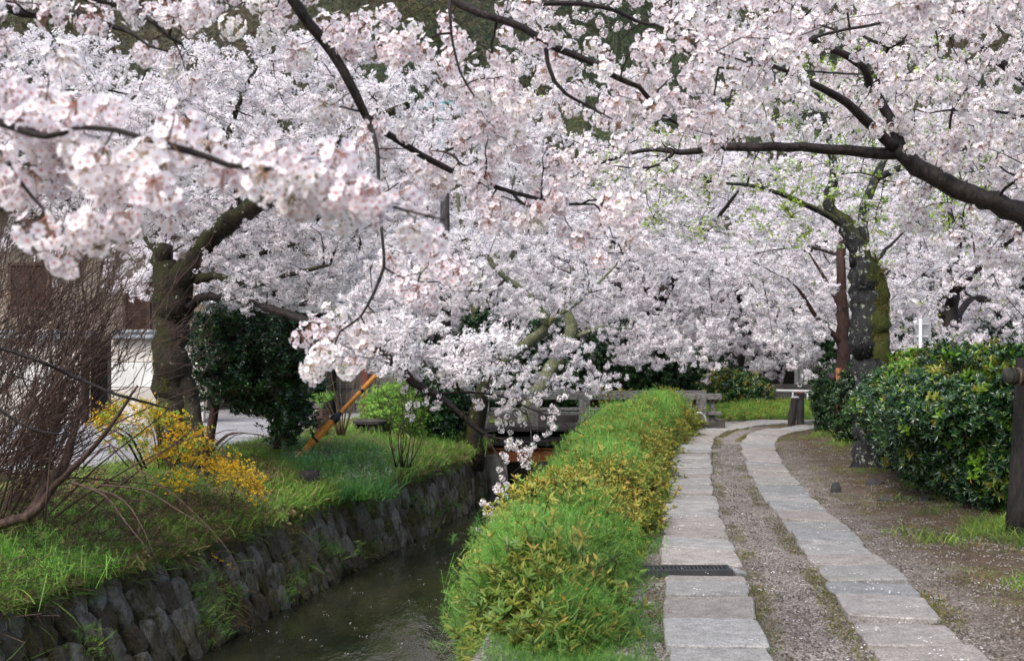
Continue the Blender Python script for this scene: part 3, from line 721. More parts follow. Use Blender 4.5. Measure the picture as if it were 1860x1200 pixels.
    t.limb([(1590, 325, 15.6, .05), (1700, 280, 15.4, .035), (1820, 260, 15.2, .02)], step=.1)
    ROOTS.append(t.root)
    rng = t.rng
    T = np.concatenate([pxvol(rng, 380, [(1080, 260), (1300, 200), (1420, 60), (1700, 60), (1860, 200), (1860, 330), (1740, 430), (1600, 470), (1430, 440), (1200, 440), (1080, 380)], 13.5, 17.5)])
    t.grow(T, K=6, arch=.03, wob=.09)
    t.build_twigs(4, 0.0040)
    p = t.blossoms(0.15, 0.02, 0.05, start=0)
    scatter('young_leaves', p[::3], young_sprays, (0.7, 1.3), t.root, rng=rng, tilt=0.6)
    q = p[1::2]; scatter('blossoms', q, green_sprays, (0.55, 0.9), t.root, rng=rng, tilt=0.6)
    print('lichen', len(p))

    # --- slim brown trunk behind it
    t = Tree('cherry_tree', (W(1532, 800, 21.5)[0], 21.5, 0), 'slim brown cherry behind the orange stake, just left of the lichen spotted trunk', mat=M['bark_brown'], seed=25)
    t.limb([(1534, 800, 21.5, .17), (1532, 760, 21.5, .14), (1532, 690, 21.5, .125), (1531, 620, 21.5, .115), (1530, 560, 21.5, .11), (1529, 500, 21.5, .09), (1526, 440, 21.5, .08), (1520, 380, 21.5, .05)], 'trunk', 14, .07)
    t.limb([(1530, 625, 21.5, .06), (1510, 605, 21.4, .05), (1478, 570, 21.2, .04), (1458, 535, 21, .03), (1440, 515, 21, .015)])
    t.limb([(1529, 560, 21.5, .05), (1512, 530, 21.5, .04), (1495, 500, 21.5, .03), (1470, 460, 21.5, .015)])
    t.limb([(1533, 600, 21.5, .05), (1556, 570, 21.6, .05), (1570, 520, 21.8, .03), (1650, 460, 22, .02)])
    rng = t.rng
    T = pxvol(rng, 300, [(1330, 380), (1500, 330), (1700, 350), (1740, 480), (1640, 560), (1520, 640), (1400, 640), (1330, 520)], 19.5, 24)
    t.grow(T, K=6, arch=.02, wob=.08); t.build_twigs(4, 0.004)
    p = t.blossoms(0.16, 0.03, 0.06, keep=lambda q: low_edge(q, -30), start=0)
    x, y = proj(p); p = p[~((np.abs(x - 1530) < 14) & (y > 480) & (p[:, 1] < 21.5))]
    scatter('blossoms', p, far_sprays, (0.6, 1.0), t.root, rng=rng, tilt=0.6)
    print('slim', len(p))

    # --- olive-limbed cherries around the bridge
    t = Tree('cherry_tree', (W(856, 850, 21.9)[0], 21.9, 0), 'cherry with olive grey limbs on the canal bank at the left bridge end', mat=M['bark_olive'], seed=26)
    t.limb([(856, 850, 21.9, .24), (860, 800, 21.8, .19), (868, 740, 21.6, .155), (885, 690, 21.4, .13)], 'trunk', 16, .02, step=.3, mat=M['bark_moss'])
    t.limb([(884, 695, 21.4, .125), (905, 665, 21.6, .115), (940, 635, 21.8, .11), (975, 610, 21.8, .11), (992, 590, 21.8, .10), (975, 556, 21.8, .09), (955, 532, 21.8, .07), (920, 505, 21.8, .06), (895, 480, 21.8, .05), (860, 430, 21.8, .03)], 'trunk', 14, .05, step=.12, mat=M['bark_olive'])
    t.limb([(985, 598, 21.8, .06), (1003, 580, 21.8, .05), (1060, 540, 22.2, .035), (1120, 480, 22.4, .02)])
    rng = t.rng
    T = pxvol(rng, 330, [(700, 420), (880, 380), (1060, 400), (1120, 520), (960, 600), (860, 560), (700, 640), (600, 560)], 19.5, 24)
    T2 = pxvol(rng, 150, [(820, 640), (900, 600), (1060, 620), (1150, 690), (1050, 730), (900, 720)], 19.8, 23)
    t.grow(np.concatenate([T, T2]), K=6, arch=.02, wob=.08); t.build_twigs(4, 0.004)
    p = t.blossoms(0.16, 0.03, 0.06, keep=lambda q: low_edge(q, 30), start=0)
    x, y = proj(p)
    lx = [884, 905, 940, 975, 992]; ly = [690, 665, 635, 610, 590]
    p = p[~((p[:, 1] < 22) & (x > 870) & (x < 1010) & (np.abs(y - np.interp(x, lx, ly)) < 20)) & ~((np.abs(x - 868) < 22) & (y > 660))]
    x, y = proj(p); p = p[~((y > 650) & (x > 940) & (np.random.default_rng(3).random(len(p)) < 0.5))]
    scatter('blossoms', p, far_sprays, (0.55, 0.9), t.root, rng=rng, tilt=0.6)
    print('olive1', len(p))
    t = Tree('cherry_tree', (W(962, 775, 27)[0], 27, 0), 'cherry with an olive grey trunk leaning right behind the bridge railing', mat=M['bark_olive'], seed=27)
    t.limb([(955, 780, 27, .22), (968, 730, 27, .19), (995, 680, 27, .175), (1020, 640, 27, .165), (1038, 600, 27, .15), (1030, 570, 27, .11), (1020, 535, 27, .09), (1036, 500, 27, .085), (1046, 460, 27, .06), (1055, 400, 27, .03)], 'trunk', 14, .08, step=.15)
    t.limb([(1035, 615, 27, .06), (1075, 600, 27, .05), (1100, 592, 27, .035), (1160, 600, 27, .015)])
    t.limb([(1022, 555, 27, .06), (1045, 520, 27, .07), (1055, 475, 27, .04)])
    rng = t.rng
    T = pxvol(rng, 420, [(820, 300), (1200, 280), (1330, 420), (1350, 600), (1300, 690), (1120, 660), (1050, 560), (900, 480)], 24, 31)
    t.grow(T, K=6, arch=.02, wob=.08); t.build_twigs(3, 0.0055)
    p = t.blossoms(0.16, 0.035, 0.08, keep=lambda q: low_edge(q), start=0)
    x, y = proj(p); p = p[~((p[:, 1] < 27.3) & (x > 940) & (x < 1070) & (y > 440) & (rng.random(len(p)) < .75))]
    scatter('blossoms', p, far_sprays, (0.65, 1.1), t.root, rng=rng, tilt=0.6)
    print('olive2', len(p))
    t = Tree('cherry_tree', (W(868, 760, 30)[0], 30, 0), 'cherry with a forked olive trunk seen above the left end of the bridge', mat=M['bark_olive'], seed=28)
    t.limb([(862, 770, 30, .24), (864, 650, 30, .22), (868, 570, 30, .21), (866, 520, 30, .17), (858, 480, 30, .12), (845, 440, 30, .08), (830, 350, 30, .04)], 'trunk', 14, .08, step=.2)
    t.limb([(872, 570, 30, .14), (890, 520, 30, .13), (900, 470, 30, .10), (915, 400, 30, .06), (940, 300, 30, .03)])
    rng = t.rng
    T = pxvol(rng, 420, [(420, 250), (700, 200), (1000, 220), (1080, 420), (960, 560), (700, 640), (540, 560), (420, 420)], 27, 34)
    t.grow(T, K=6, arch=.02, wob=.08); t.build_twigs(3, 0.0055)
    p = t.blossoms(0.18, 0.035, 0.08, keep=lambda q: low_edge(q), start=0)
    x, y = proj(p); p = p[~((p[:, 1] < 30) & (x > 840) & (x < 910) & (y > 490))]
    scatter('blossoms', p, far_sprays, (0.7, 1.15), t.root, rng=rng, tilt=0.6)
    print('olive3', len(p))

    # --- the cherries farther along the canal, whole crowns
    far = [ # px of trunk, distance, height, spread, label, seed
        (1180, 34, 7.5, 4.6, 'far pink white cherry behind the middle of the bridge, crown hanging low'),
        (1330, 38, 8.0, 5.0, 'far cherry above the green bank right of the bridge, branches sweeping down'),
        (1010, 42, 12.0, 6.5, 'tall far cherry rising behind the olive grey limbs near the picture centre'),
        (1430, 46, 9.0, 5.5, 'far cherry over the two short posts at the bend of the path'),
        (1240, 56, 11.5, 7.0, 'distant tall cherry filling the middle beyond the bend of the path'),
        (640, 40, 12.0, 6.5, 'far cherry behind the palm and the utility pole on the left bank'),
        (450, 30, 8.5, 5.0, 'cherry behind the dark evergreen tree on the left bank'),
        (120, 34, 10.5, 6.5, 'far cherry rising behind the white garden wall at the left'),
        (1700, 30, 7.5, 5.0, 'cherry behind the hedge and the road sign, right side'),
        (1840, 38, 10.0, 6.5, 'far cherry behind the right hand hedge near the picture edge'),
        (1560, 44, 11.0, 7.0, 'tall far cherry behind the lichen spotted trunk'),
        (830, 54, 12.5, 7.0, 'distant cherry behind the left part of the bridge')]
    for k, (px, D, H, S, lab) in enumerate(far):
        x0 = (px - 930) / F * D
        t = Tree('cherry_tree', (x0, D, 0), lab, group='far cherries in blossom along the canal', mat=M['bark'], seed=100 + k)
        rng = t.rng
        lean = rng.uniform(-.5, .5)
        t.limb([(x0, D, -.2, .3), (x0 + lean * .3, D, 1.0, .24), (x0 + lean, D, 2.2, .2), (x0 + lean * 1.3, D, H * .5, .13), (x0 + lean, D, H * .8, .05)], 'trunk', 10, .08, step=.3, px=False)
        for j in range(5):
            a = j * 1.26 + rng.random(); rr = S * .75
            t.limb([(x0 + lean, D, 1.9 + .3 * j, .12), (x0 + lean + math.cos(a) * rr * .4, D + math.sin(a) * rr * .4, 3.0 + .35 * j, .09), (x0 + lean + math.cos(a) * rr, D + math.sin(a) * rr, 3.2 + .7 * j, .04)], 'branch', 7, .06, step=.3, px=False)
        T = np.concatenate([ell(rng, 330, (x0, D, H * .62), (S, S, H * .42), .7), ell(rng, 170, (x0, D - .2 * S, H * .33), (S * 1.05, S, H * .26), .7, 0.7)])
        T = T[T[:, 1] < D + S * .55]
        t.grow(T, K=5, arch=.02, wob=.08); t.build_twigs(3, 0.008)
        p = t.blossoms(0.17, 0.05, 0.14, keep=lambda q: low_edge(q), start=0)
        xx, yy = proj(p); p = p[(yy > -60) & (xx > -80) & (xx < 1940)]
        gs = far_sprays
        scatter('blossoms', p, gs, (0.9, 1.5), t.root, rng=rng, tilt=0.7)
        print('far', k, len(p))
        if k in (8, 9): scatter('young_leaves', p[::9], young_sprays, (1.0, 1.8), t.root, rng=rng, tilt=0.7)
build_trees()

# ------------------------------------------------------------------ ground, canal, path
YW = [-6, 2, 6, 8.5, 10.5, 13.1, 15.5, 18, 20.3, 24, 28, 34, 45, 70]
XWB = [-6.6, -4.9, -4.05, -3.42, -2.90, -2.36, -1.86, -1.26, -0.78, -0.42, 0.2, 2.6, 8.5, 23]     # left wall foot, at the water
XRW = [-3.1, -1.3, -0.20, 0.12, 0.33, 0.72, 1.15, 1.75, 2.35, 3.35, 4.7, 7.4, 13.5, 28]            # right wall top
WATER_Z, TOPZ = -1.25, -0.28
def xwb(y): return np.interp(y, YW, XWB)
def xwt(y): return np.interp(y, YW, XWB) - np.interp(y, [6, 13, 20], [0.48, 0.36, 0.2])
def xrw(y): return np.interp(y, YW, XRW)
SY1L = [-3, 3, 6.0, 7.19, 8.27, 9.73, 12.7, 15.7, 20.7, 22.6, 23.9, 24.8, 25.6, 26.3, 27.2, 28.3]; SX1L = [.6, .66, .80, .95, 1.08, 1.27, 1.69, 2.16, 3.05, 3.5, 3.95, 4.5, 5.3, 6.3, 8.2, 12]
def sheet(name, X, Y, Z, mat, smooth=True):
    n, k = X.shape; i, j = np.meshgrid(np.arange(n - 1), np.arange(k - 1), indexing='ij')
    a = i * k + j; q = np.stack([a, a + 1, a + k + 1, a + k], -1).reshape(-1, 4)
    o = mesh_arrays(name, np.stack([X, Y, Z], -1).reshape(-1, 3), q, mat, None, smooth); o['kind'] = 'structure'; return o
def nz2(x, y, s, k=0):
    x = x * s + k * 17.3; y = y * s - k * 9.1
    return (np.sin(x * 1.7 + np.sin(y * 2.3 + 1)) + np.sin(y * 1.9 + np.sin(x * 1.3)) + 0.5 * np.sin(3.7 * x + 2.9 * y) + 0.4 * np.sin(-4.9 * x + 5.3 * y)) / 2.9
def zleft(x, y):
    u = xwt(y) - x                      # distance inland from the wall top
    return np.interp(u, [0, .3, 1.0, 1.8, 3, 8, 200], [TOPZ, TOPZ + .10, -0.02, 0.10, 0.10, 0.10, 0.10]) + 0.04 * nz2(x, y, 1.1) * np.interp(u, [0, .4, 3, 4], [.3, 1, 1, 0.2])
def p_right(y): return np.interp(y, [-3, 6, 9.7, 14.4, 20.7, 24.5, 27, 30, 60], [2.45, 2.5, 2.9, 3.4, 4.5, 6.2, 9.5, 14, 40])
def zright(x, y):
    e = x - p_right(y)
    z = np.interp(e, [-50, 0, .7, 1.6, 3, 60], [0, 0.0, .03, .10, .13, .13])
    return z + 0.012 * nz2(x, y, 1.7, 2) + 0.035 * nz2(x, y, 1.2, 5) * np.interp(e, [0, 1], [0, 1])
# gravel and soil
def ground_mat(name, kind):
    m, t = nt(name); p = pos(t)
    g1 = vor(t, p, 95, 'F1', 'Color'); sep = t.nodes.new('ShaderNodeSeparateColor'); t.links.new(g1, sep.inputs[0])
    if kind == 'gravel': st = [(0, (.04, .034, .029)), (.35, (.12, .103, .088)), (.7, (.235, .212, .188)), (1, (.42, .385, .35))]
    elif kind == 'grey': st = [(0, (.14, .14, .145)), (.5, (.25, .25, .26)), (1, (.40, .40, .41))]
    else: st = [(0, (.03, .02, .012)), (.5, (.07, .048, .03)), (1, (.13, .095, .06))]
    c = ramp(t, sep.outputs[0], st).outputs[0]
    big = noise(t, p, 1.1, 5, .6)
    c = mixc(t, 1.0, c, ramp(t, big, [(.3, .72), (.7, 1.15)]).outputs[0], 'MULTIPLY')
    if kind == 'gravel':
        # bare earth towards the hedge, right of the paving
        sx = t.nodes.new('ShaderNodeSeparateXYZ'); t.links.new(p, sx.inputs[0])
        e = t.nodes.new('ShaderNodeMath'); e.operation = 'MULTIPLY_ADD'; t.links.new(sx.outputs[1], e.inputs[0]); e.inputs[1].default_value = -0.145; t.links.new(sx.outputs[0], e.inputs[2])
        e2 = t.nodes.new('ShaderNodeMath'); e2.operation = 'MULTIPLY_ADD'; t.links.new(noise(t, p, 1.6, 6, .65), e2.inputs[0]); e2.inputs[1].default_value = 1.3; t.links.new(e.outputs[0], e2.inputs[2])
        f = ramp(t, e2.outputs[0], [(0, 0), (0.5, 0), (1, 1)])
        s2 = t.nodes.new('ShaderNodeMapRange'); s2.inputs['From Min'].default_value = 2.1; s2.inputs['From Max'].default_value = 2.8; t.links.new(e2.outputs[0], s2.inputs[0])
        soil = ramp(t, noise(t, p, 40, 6, .7), [(.3, (.035, .024, .016)), (.7, (.12, .088, .058))]).outputs[0]
        c = mixc(t, s2.outputs[0], c, soil)
        # thin moss film
        mo = ramp(t, noise(t, p, 2.3, 6, .7), [(.60, 0), (.72, .55)])
        c = mixc(t, mo.outputs[0], c, (.10, .105, .04))
    return finish(m, t, c, .9, bump=sep.outputs[1], bstr=.6, bdist=.008, spec=.2)
M['gravel'] = ground_mat('brown_gravel', 'gravel'); M['grey_gravel'] = ground_mat('pale_grey_gravel', 'grey'); M['soil'] = ground_mat('dark_soil', 'soil')

ys = np.concatenate([np.arange(-6, 32, .2), np.arange(32, 70.1, 1.0)])
us = np.array([0, .1, .25, .4, .6, .8, 1.0, 1.2, 1.5, 1.8, 2.2, 2.7, 3.3, 4, 5, 7, 10, 15, 25, 45, 90, 150])
Yg = np.repeat(ys[:, None], len(us), 1)
Xl = xwt(Yg) - us[None]
gl = sheet('bank_ground', Xl[:, ::-1], Yg[:, ::-1], zleft(Xl, Yg)[:, ::-1], M['soil'])
# the left yard of grey gravel lies 4 mm proud of the soil
yy = np.arange(14, 34, .4); uu = np.linspace(0, 1, 14)
Yy = np.repeat(yy[:, None], 14, 1); xe = xwt(yy) - 2.6 - .5 * nz2(yy, yy, .5); Xy = xe[:, None] - uu[None] * 16
sheet('gravel_yard', Xy[:, ::-1], Yy[:, ::-1], zleft(Xy, Yy)[:, ::-1] + .02, M['grey_gravel'])
ur = np.concatenate([np.arange(0, 6.1, .15), [6.6, 7.5, 9, 12, 18, 30, 60, 120]])
Yr = np.repeat(ys[:, None], len(ur), 1); Xr = xrw(Yr) + ur[None]
path_ground = sheet('gravel_path', Xr, Yr, zright(Xr, Yr) - .004, M['gravel'])
# canal bed and water
def water_mat():
    m, t = nt('dark_stream_water')
    p = pos(t, (1, .35, 1))
    n1 = noise(t, p, 6, 3, .5); n2 = noise(t, pos(t, (1, .5, 1)), 22, 2, .5)
    s = t.nodes.new('ShaderNodeMath'); s.operation = 'MULTIPLY_ADD'; t.links.new(n2, s.inputs[0]); s.inputs[1].default_value = .25; t.links.new(n1, s.inputs[2])
    c = ramp(t, noise(t, p, 2, 4), [(.35, (.012, .014, .008)), (.65, (.035, .036, .018))]).outputs[0]
    return finish(m, t, c, .06, bump=s.outputs[0], bstr=.35, bdist=.03, spec=.5)
M['water'] = water_mat()
ks = np.linspace(0, 1, 8)
Yc = np.repeat(ys[:, None], 8, 1)
Xc = (xwb(ys) - .35)[:, None] + ks[None] * (xrw(ys) + .35 - xwb(ys) + .35)[:, None]
sheet('canal_bed', Xc, Yc, np.full(Xc.shape, -1.7), M['soil'])
Xw = (xwb(ys) - .12)[:, None] + ks[None] * (xrw(ys) + .02 - xwb(ys) + .12)[:, None]
sheet('canal_water', Xw, Yc, np.full(Xw.shape, WATER_Z), M['water'])
M['hill'] = m_plain('dark_wooded_slope', (.035, .045, .028), .95, .1, 0, .5, .12)
# far ground and wooded hill
Yh = np.concatenate([np.arange(69.9, 260, 6), [300, 420, 700]]); Xh = np.concatenate([[-600, -300], np.arange(-180, 181, 9), [300, 600]])
XX, YY = np.meshgrid(Xh, Yh)
def zhill(x, y): return np.interp(y, [70, 78, 140, 230, 300, 420], [.0, 2, 46, 88, 100, 100]) * (1 + .16 * nz2(x, y, .018, 3)) + np.interp(y, [70, 110], [0, 2.5]) * nz2(x, y, .07)
sheet('hillside', XX, YY, zhill(XX, YY), M['hill'])
# side ground beyond the sheets
for sx in (-1, 1):
    X, Y = np.meshgrid(np.array([sx * 90, sx * 600]) if sx > 0 else np.array([-600, -150.]), np.array([-200, -5, 70.]))
    sheet('far_ground', X, Y, np.full(X.shape, .0), M['soil'])
X, Y = np.meshgrid(np.array([-150, 90.]), np.array([-200, -6.])); sheet('far_ground', X, Y, np.full(X.shape, -.02), M['soil'])

# --- stone paving strips
def stone_mat(name, c0, c1, moss=.3, bumpd=.006):
    m, t = nt(name); p = pos(t); oi = t.nodes.new('ShaderNodeObjectInfo')
    hue = ramp(t, oi.outputs['Random'], [(0, c0), (.5, tuple((a + b) / 2 for a, b in zip(c0, c1))), (1, c1)]).outputs[0]
    fine = noise(t, p, 70, 5, .75); mid = noise(t, p, 9, 9, .75)
    c = mixc(t, 1, hue, ramp(t, fine, [(.32, .50), (.68, 1.45)]).outputs[0], 'MULTIPLY')
    c = mixc(t, 1, c, ramp(t, mid, [(.32, .62), (.66, 1.22)]).outputs[0], 'MULTIPLY')
    sp = ramp(t, noise(t, p, 260, 2, .5), [(.60, 0), (.68, .6)]); c = mixc(t, sp.outputs[0], c, (.06, .06, .06))
    if moss: c = mixc(t, ramp(t, noise(t, p, 3.5, 7, .7), [(.64, 0), (.75, moss)]).outputs[0], c, (.07, .075, .03))
    return finish(m, t, c, .82, bump=fine, bstr=.5, bdist=bumpd, spec=.25)
M['slab'] = [stone_mat('grey_granite', (.22, .215, .20), (.31, .305, .29)), stone_mat('tan_granite', (.24, .22, .20), (.29, .27, .25)), stone_mat('blue_grey_granite', (.19, .195, .195), (.25, .25, .245))]
def strip(cy_, cx_l, cx_r):
    cy_ = np.array(cy_, float)
    return cy_, np.array(cx_l, float), np.array(cx_r, float)
# each strip: left edge points and right edge points, matched by index along its course
e1l = [(.62, -3), (.66, 3), (.80, 6), (.95, 7.19), (1.08, 8.27), (1.27, 9.73), (1.69, 12.7), (2.16, 15.7), (2.85, 19.6), (3.35, 21.9), (3.90, 23.6), (4.62, 25.0), (5.7, 26.2), (7.4, 27.2), (9.4, 28.0), (12, 28.8)]
e1r = [(1.22, -3), (1.26, 3), (1.38, 6), (1.55, 7.15), (1.69, 8.2), (1.87, 9.6), (2.27, 12.6), (2.74, 15.5), (3.42, 19.3), (3.87, 21.4), (4.35, 22.9), (5.0, 24.2), (6.0, 25.3), (7.6, 26.25), (9.55, 27.0), (12.1, 27.8)]
e2l = [(1.72, -3), (1.76, 3), (1.88, 6), (2.05, 7.1), (2.18, 8.1), (2.36, 9.5), (2.72, 12.4), (3.16, 15.3), (3.82, 19.0), (4.24, 20.9), (4.70, 22.3), (5.3, 23.5), (6.25, 24.55), (7.75, 25.45), (9.65, 26.2), (12.2, 27.0)]
e2r = [(2.30, -3), (2.34, 3), (2.47, 6), (2.63, 7.0), (2.77, 8.0), (2.93, 9.4), (3.28, 12.2), (3.70, 15.1), (4.35, 18.7), (4.74, 20.4), (5.18, 21.7), (5.75, 22.75), (6.6, 23.75), (7.95, 24.65), (9.8, 25.4), (12.3, 26.2)]
def dens(e, n=400):
    e = np.array([(a, b, 0, 0) for a, b in e], float); c = crom(e, .05)
    L = np.r_[0, np.cumsum(np.linalg.norm(np.diff(c[:, :2], axis=0), axis=1))]
    return c[:, :2], L
def dens2(e):
    e = np.array(e, float); q = np.vstack([2 * e[0] - e[1], e, 2 * e[-1] - e[-2]]); out = []
    for i in range(1, len(q) - 2):
        for k in range(20):
            t = k / 20; out.append(.5 * ((2 * q[i]) + (-q[i - 1] + q[i + 1]) * t + (2 * q[i - 1] - 5 * q[i] + 4 * q[i + 1] - q[i + 2]) * t * t + (-q[i - 1] + 3 * q[i] - 3 * q[i + 1] + q[i + 2]) * t ** 3))
    c = np.array(out); return c, np.r_[0, np.cumsum(np.linalg.norm(np.diff(c, axis=0), axis=1))]
rng = np.random.default_rng(11)
edge_pts = []
for el, er, skip in ((e1l, e1r, (8.08, 8.38)), (e2l, e2r, None)):
    cl, Ll = dens2(el); cr, Lr = dens2(er); Lm = (Ll + Lr) / 2; Ll = Lr = Lm
    def at(c, L, t): s = t * L[-1]; return np.array([np.interp(s, L, c[:, 0]), np.interp(s, L, c[:, 1])])
    T = Lm[-1]; s = 0
    edge_pts.append((cl, cr))
    first = True
    while s < T - .3:
        # picture distance decides nothing here: lengths vary as on the real path
        ln = rng.uniform(.40, .80)
        t0, t1 = s / T, min(1, (s + ln) / T); s += ln
        a, b, c, d = at(cl, Ll, t0), at(cr, Lr, t0), at(cr, Lr, t1), at(cl, Ll, t1)
        yc = (a[1] + c[1]) / 2
        if yc < 4.3: continue
        if skip:
            if a[1] < skip[1] and d[1] > skip[0]:
                # butt the stones against the drain channel on both sides
                if a[1] < skip[0] - .15: k = (skip[0] - a[1]) / (d[1] - a[1]); d = a + (d - a) * k; c = b + (c - b) * k
                elif d[1] > skip[1] + .15: k = (skip[1] - a[1]) / (d[1] - a[1]); a = a + (d - a) * k; b = b + (c - b) * k
                else: continue
        wj = rng.uniform(-.018, .018, 2)
        q = [a + [wj[0], 0], b + [wj[1], 0], c + [wj[1] + rng.uniform(-.012, .012), 0], d + [wj[0] + rng.uniform(-.012, .012), 0]]
        cen = sum(q) / 4; g = .013
        ring = []
        for k in range(4):
            p0, p1 = q[k], q[(k + 1) % 4]
            for u in (.04, .33, .66, .96):
                pp = p0 + (p1 - p0) * u; pp = pp + (cen - pp) / np.linalg.norm(cen - pp) * (g + rng.uniform(0, .014) + (rng.uniform(.004, .03) if u in (.04, .96) else 0)); ring.append(pp)
        n = len(ring); zt = .032 + rng.uniform(-.012, .012); tx, ty = rng.normal(size=2) * .006
        zz = lambda P, o=0: zt + o + tx * (P[0] - cen[0]) / .3 + ty * (P[1] - cen[1]) / .3
        v = [(P[0] - cen[0], P[1] - cen[1], -.09) for P in ring]
        v += [(P[0] - cen[0], P[1] - cen[1], zz(P, -.010)) for P in ring]
        v += [((P[0] - cen[0]) * .965, (P[1] - cen[1]) * .975, zz(P, rng.uniform(-.0015, .0015))) for P in ring]
        fc = [(k, (k + 1) % n, n + (k + 1) % n, n + k) for k in range(n)] + [(n + k, n + (k + 1) % n, 2 * n + (k + 1) % n, 2 * n + k) for k in range(n)] + [tuple(range(2 * n, 3 * n))]
        mb = MB(); mb.add(v, fc)
        o = mb.build('paving_slab', M['slab'][rng.choice([0, 0, 1, 1, 2])]); o.location = (cen[0], cen[1], 0); o.parent = path_ground
# drain channel across the left strip
M['iron'] = m_plain('dull_wet_iron', (.07, .07, .075), .45, .5, .6)
M['rust'] = m_plain('rusted_steel', (.16, .055, .022), .85, .2, 0, .4, 5)
dr = empty('drain_grate', (1.2, 8.22, .02), 'narrow dark steel drain grate lying across the left paving strip', 'drain grate')
dm = MB()
dm.box((1.21, 8.14, .018), (.74, .03, .06), .01); dm.box((1.21, 8.32, .018), (.74, .03, .06), .01); dm.box((.85, 8.23, .018), (.02, .20, .058)); dm.box((1.57, 8.23, .018), (.02, .20, .058))
dm.build('grate_frame', M['iron'], dr)
for k in range(24):
    b = MB(); b.box((0, 0, 0), (.012, .15, .03)); o = b.build('grate_bar', M['iron'], dr) if k == 0 else None
    if k == 0: proto_bar = o
    else: o = proto_bar.copy(); COL.objects.link(o)
    o.location = Vector((.875 + k * .0295, 8.23, .026)) ; o.matrix_parent_inverse = Matrix.Translation(-Vector(dr.location))
    if k == 0: o.location = Vector((.875, 8.23, .026))
b = MB(); b.box((1.21, 8.23, -.03), (.72, .17, .02)); b.build('channel_floor', M['soil'], dr)
b = MB(); b.box((1.63, 8.23, -.01), (.07, .18, .07), .2); b.build('channel_end', M['slab'][2], dr)

# --- left retaining wall of slanting rough stones
def wallstone_mat():
    m, t = nt('mossy_dark_wall_stone'); p = pos(t); oi = t.nodes.new('ShaderNodeObjectInfo')
    base = ramp(t, oi.outputs['Random'], [(0, (.09, .07, .05)), (.4, (.155, .135, .105)), (.7, (.22, .205, .17)), (1, (.31, .30, .27))]).outputs[0]
    c = mixc(t, 1, base, ramp(t, noise(t, p, 22, 8, .7), [(.3, .45), (.7, 1.5)]).outputs[0], 'MULTIPLY')
    c = mixc(t, ramp(t, noise(t, pos(t, (1, 1, .45)), 3.4, 8, .75), [(.47, 0), (.58, .85)]).outputs[0], c, ramp(t, noise(t, p, 35, 4), [(.35, (.035, .03, .008)), (.65, (.11, .095, .02))]).outputs[0])
    c = mixc(t, ramp(t, noise(t, p, 14, 5, .7), [(.66, 0), (.70, .7)]).outputs[0], c, (.26, .27, .25))
    return finish(m, t, c, .8, bump=noise(t, p, 16, 9, .8), bstr=1.0, bdist=.07, spec=.25)
M['wallstone'] = wallstone_mat()
M['joint'] = bark_mat('mossy_wall_joint', (.012, .010, .006), (.045, .036, .015), fine=20)
wall_l = empty('retaining_wall', (-2.9, 10.5, WATER_Z), 'mossy left canal wall of slanting rough dark stones', 'retaining wall')
def wl(y, h):                            # point on the wall face, h 0 at the foot and 1 on top
    f = np.array([xwb(y), y, WATER_Z - .25]); T = np.array([xwt(y), y, TOPZ]); k = (h * (TOPZ - WATER_Z) + .25) / (TOPZ - WATER_Z + .25)
    return f + (T - f) * k
yb = np.arange(-6, 45, .5)
vb = np.array([wl(y, h) + np.array([-.02, 0, 0]) for y in yb for h in (-.25, .35, 1.0)] ).reshape(len(yb), 3, 3)
o = sheet('joint_bed', vb[..., 0], vb[..., 1], vb[..., 2], M['joint']); del o['kind']; o.parent = wall_l; o.matrix_parent_inverse = Matrix.Translation(-Vector(wall_l.location))
rng = np.random.default_rng(5)
variants = []
for k in range(14):
    n = 7; th = np.arange(n) / n * 6.283 + rng.normal(size=n) * .16
    rr = rng.uniform(.86, 1.12, n)
    sh = .5
    ex, ez = np.cos(th) * rr * .5, np.sin(th) * rr * .5
    ex = np.sign(ex) * np.abs(ex) ** .8 * .55 ** .2; ez = np.sign(ez) * np.abs(ez) ** .8
    V = [(a, -.06, b) for a, b in zip(ex, ez)] + [(a * .97, rng.uniform(.01, .05), b * .97) for a, b in zip(ex, ez)] + [(a * .66 + rng.normal() * .03, rng.uniform(.06, .14), b * .66 + rng.normal() * .03) for a, b in zip(ex, ez)]
    V.append((rng.normal() * .08, rng.uniform(.08, .15), rng.normal() * .08))
    fc = [(i, (i + 1) % n, n + (i + 1) % n, n + i) for i in range(n)] + [(n + i, n + (i + 1) % n, 2 * n + (i + 1) % n, 2 * n + i) for i in range(n)] + [(2 * n + i, 2 * n + (i + 1) % n, 3 * n) for i in range(n)]
    mb = MB(); mb.add(V, fc); variants.append(mb.build('stone', M['wallstone'], link=False).data)
rows = 4; y = 5.2; cnt = 0; far_pts = []
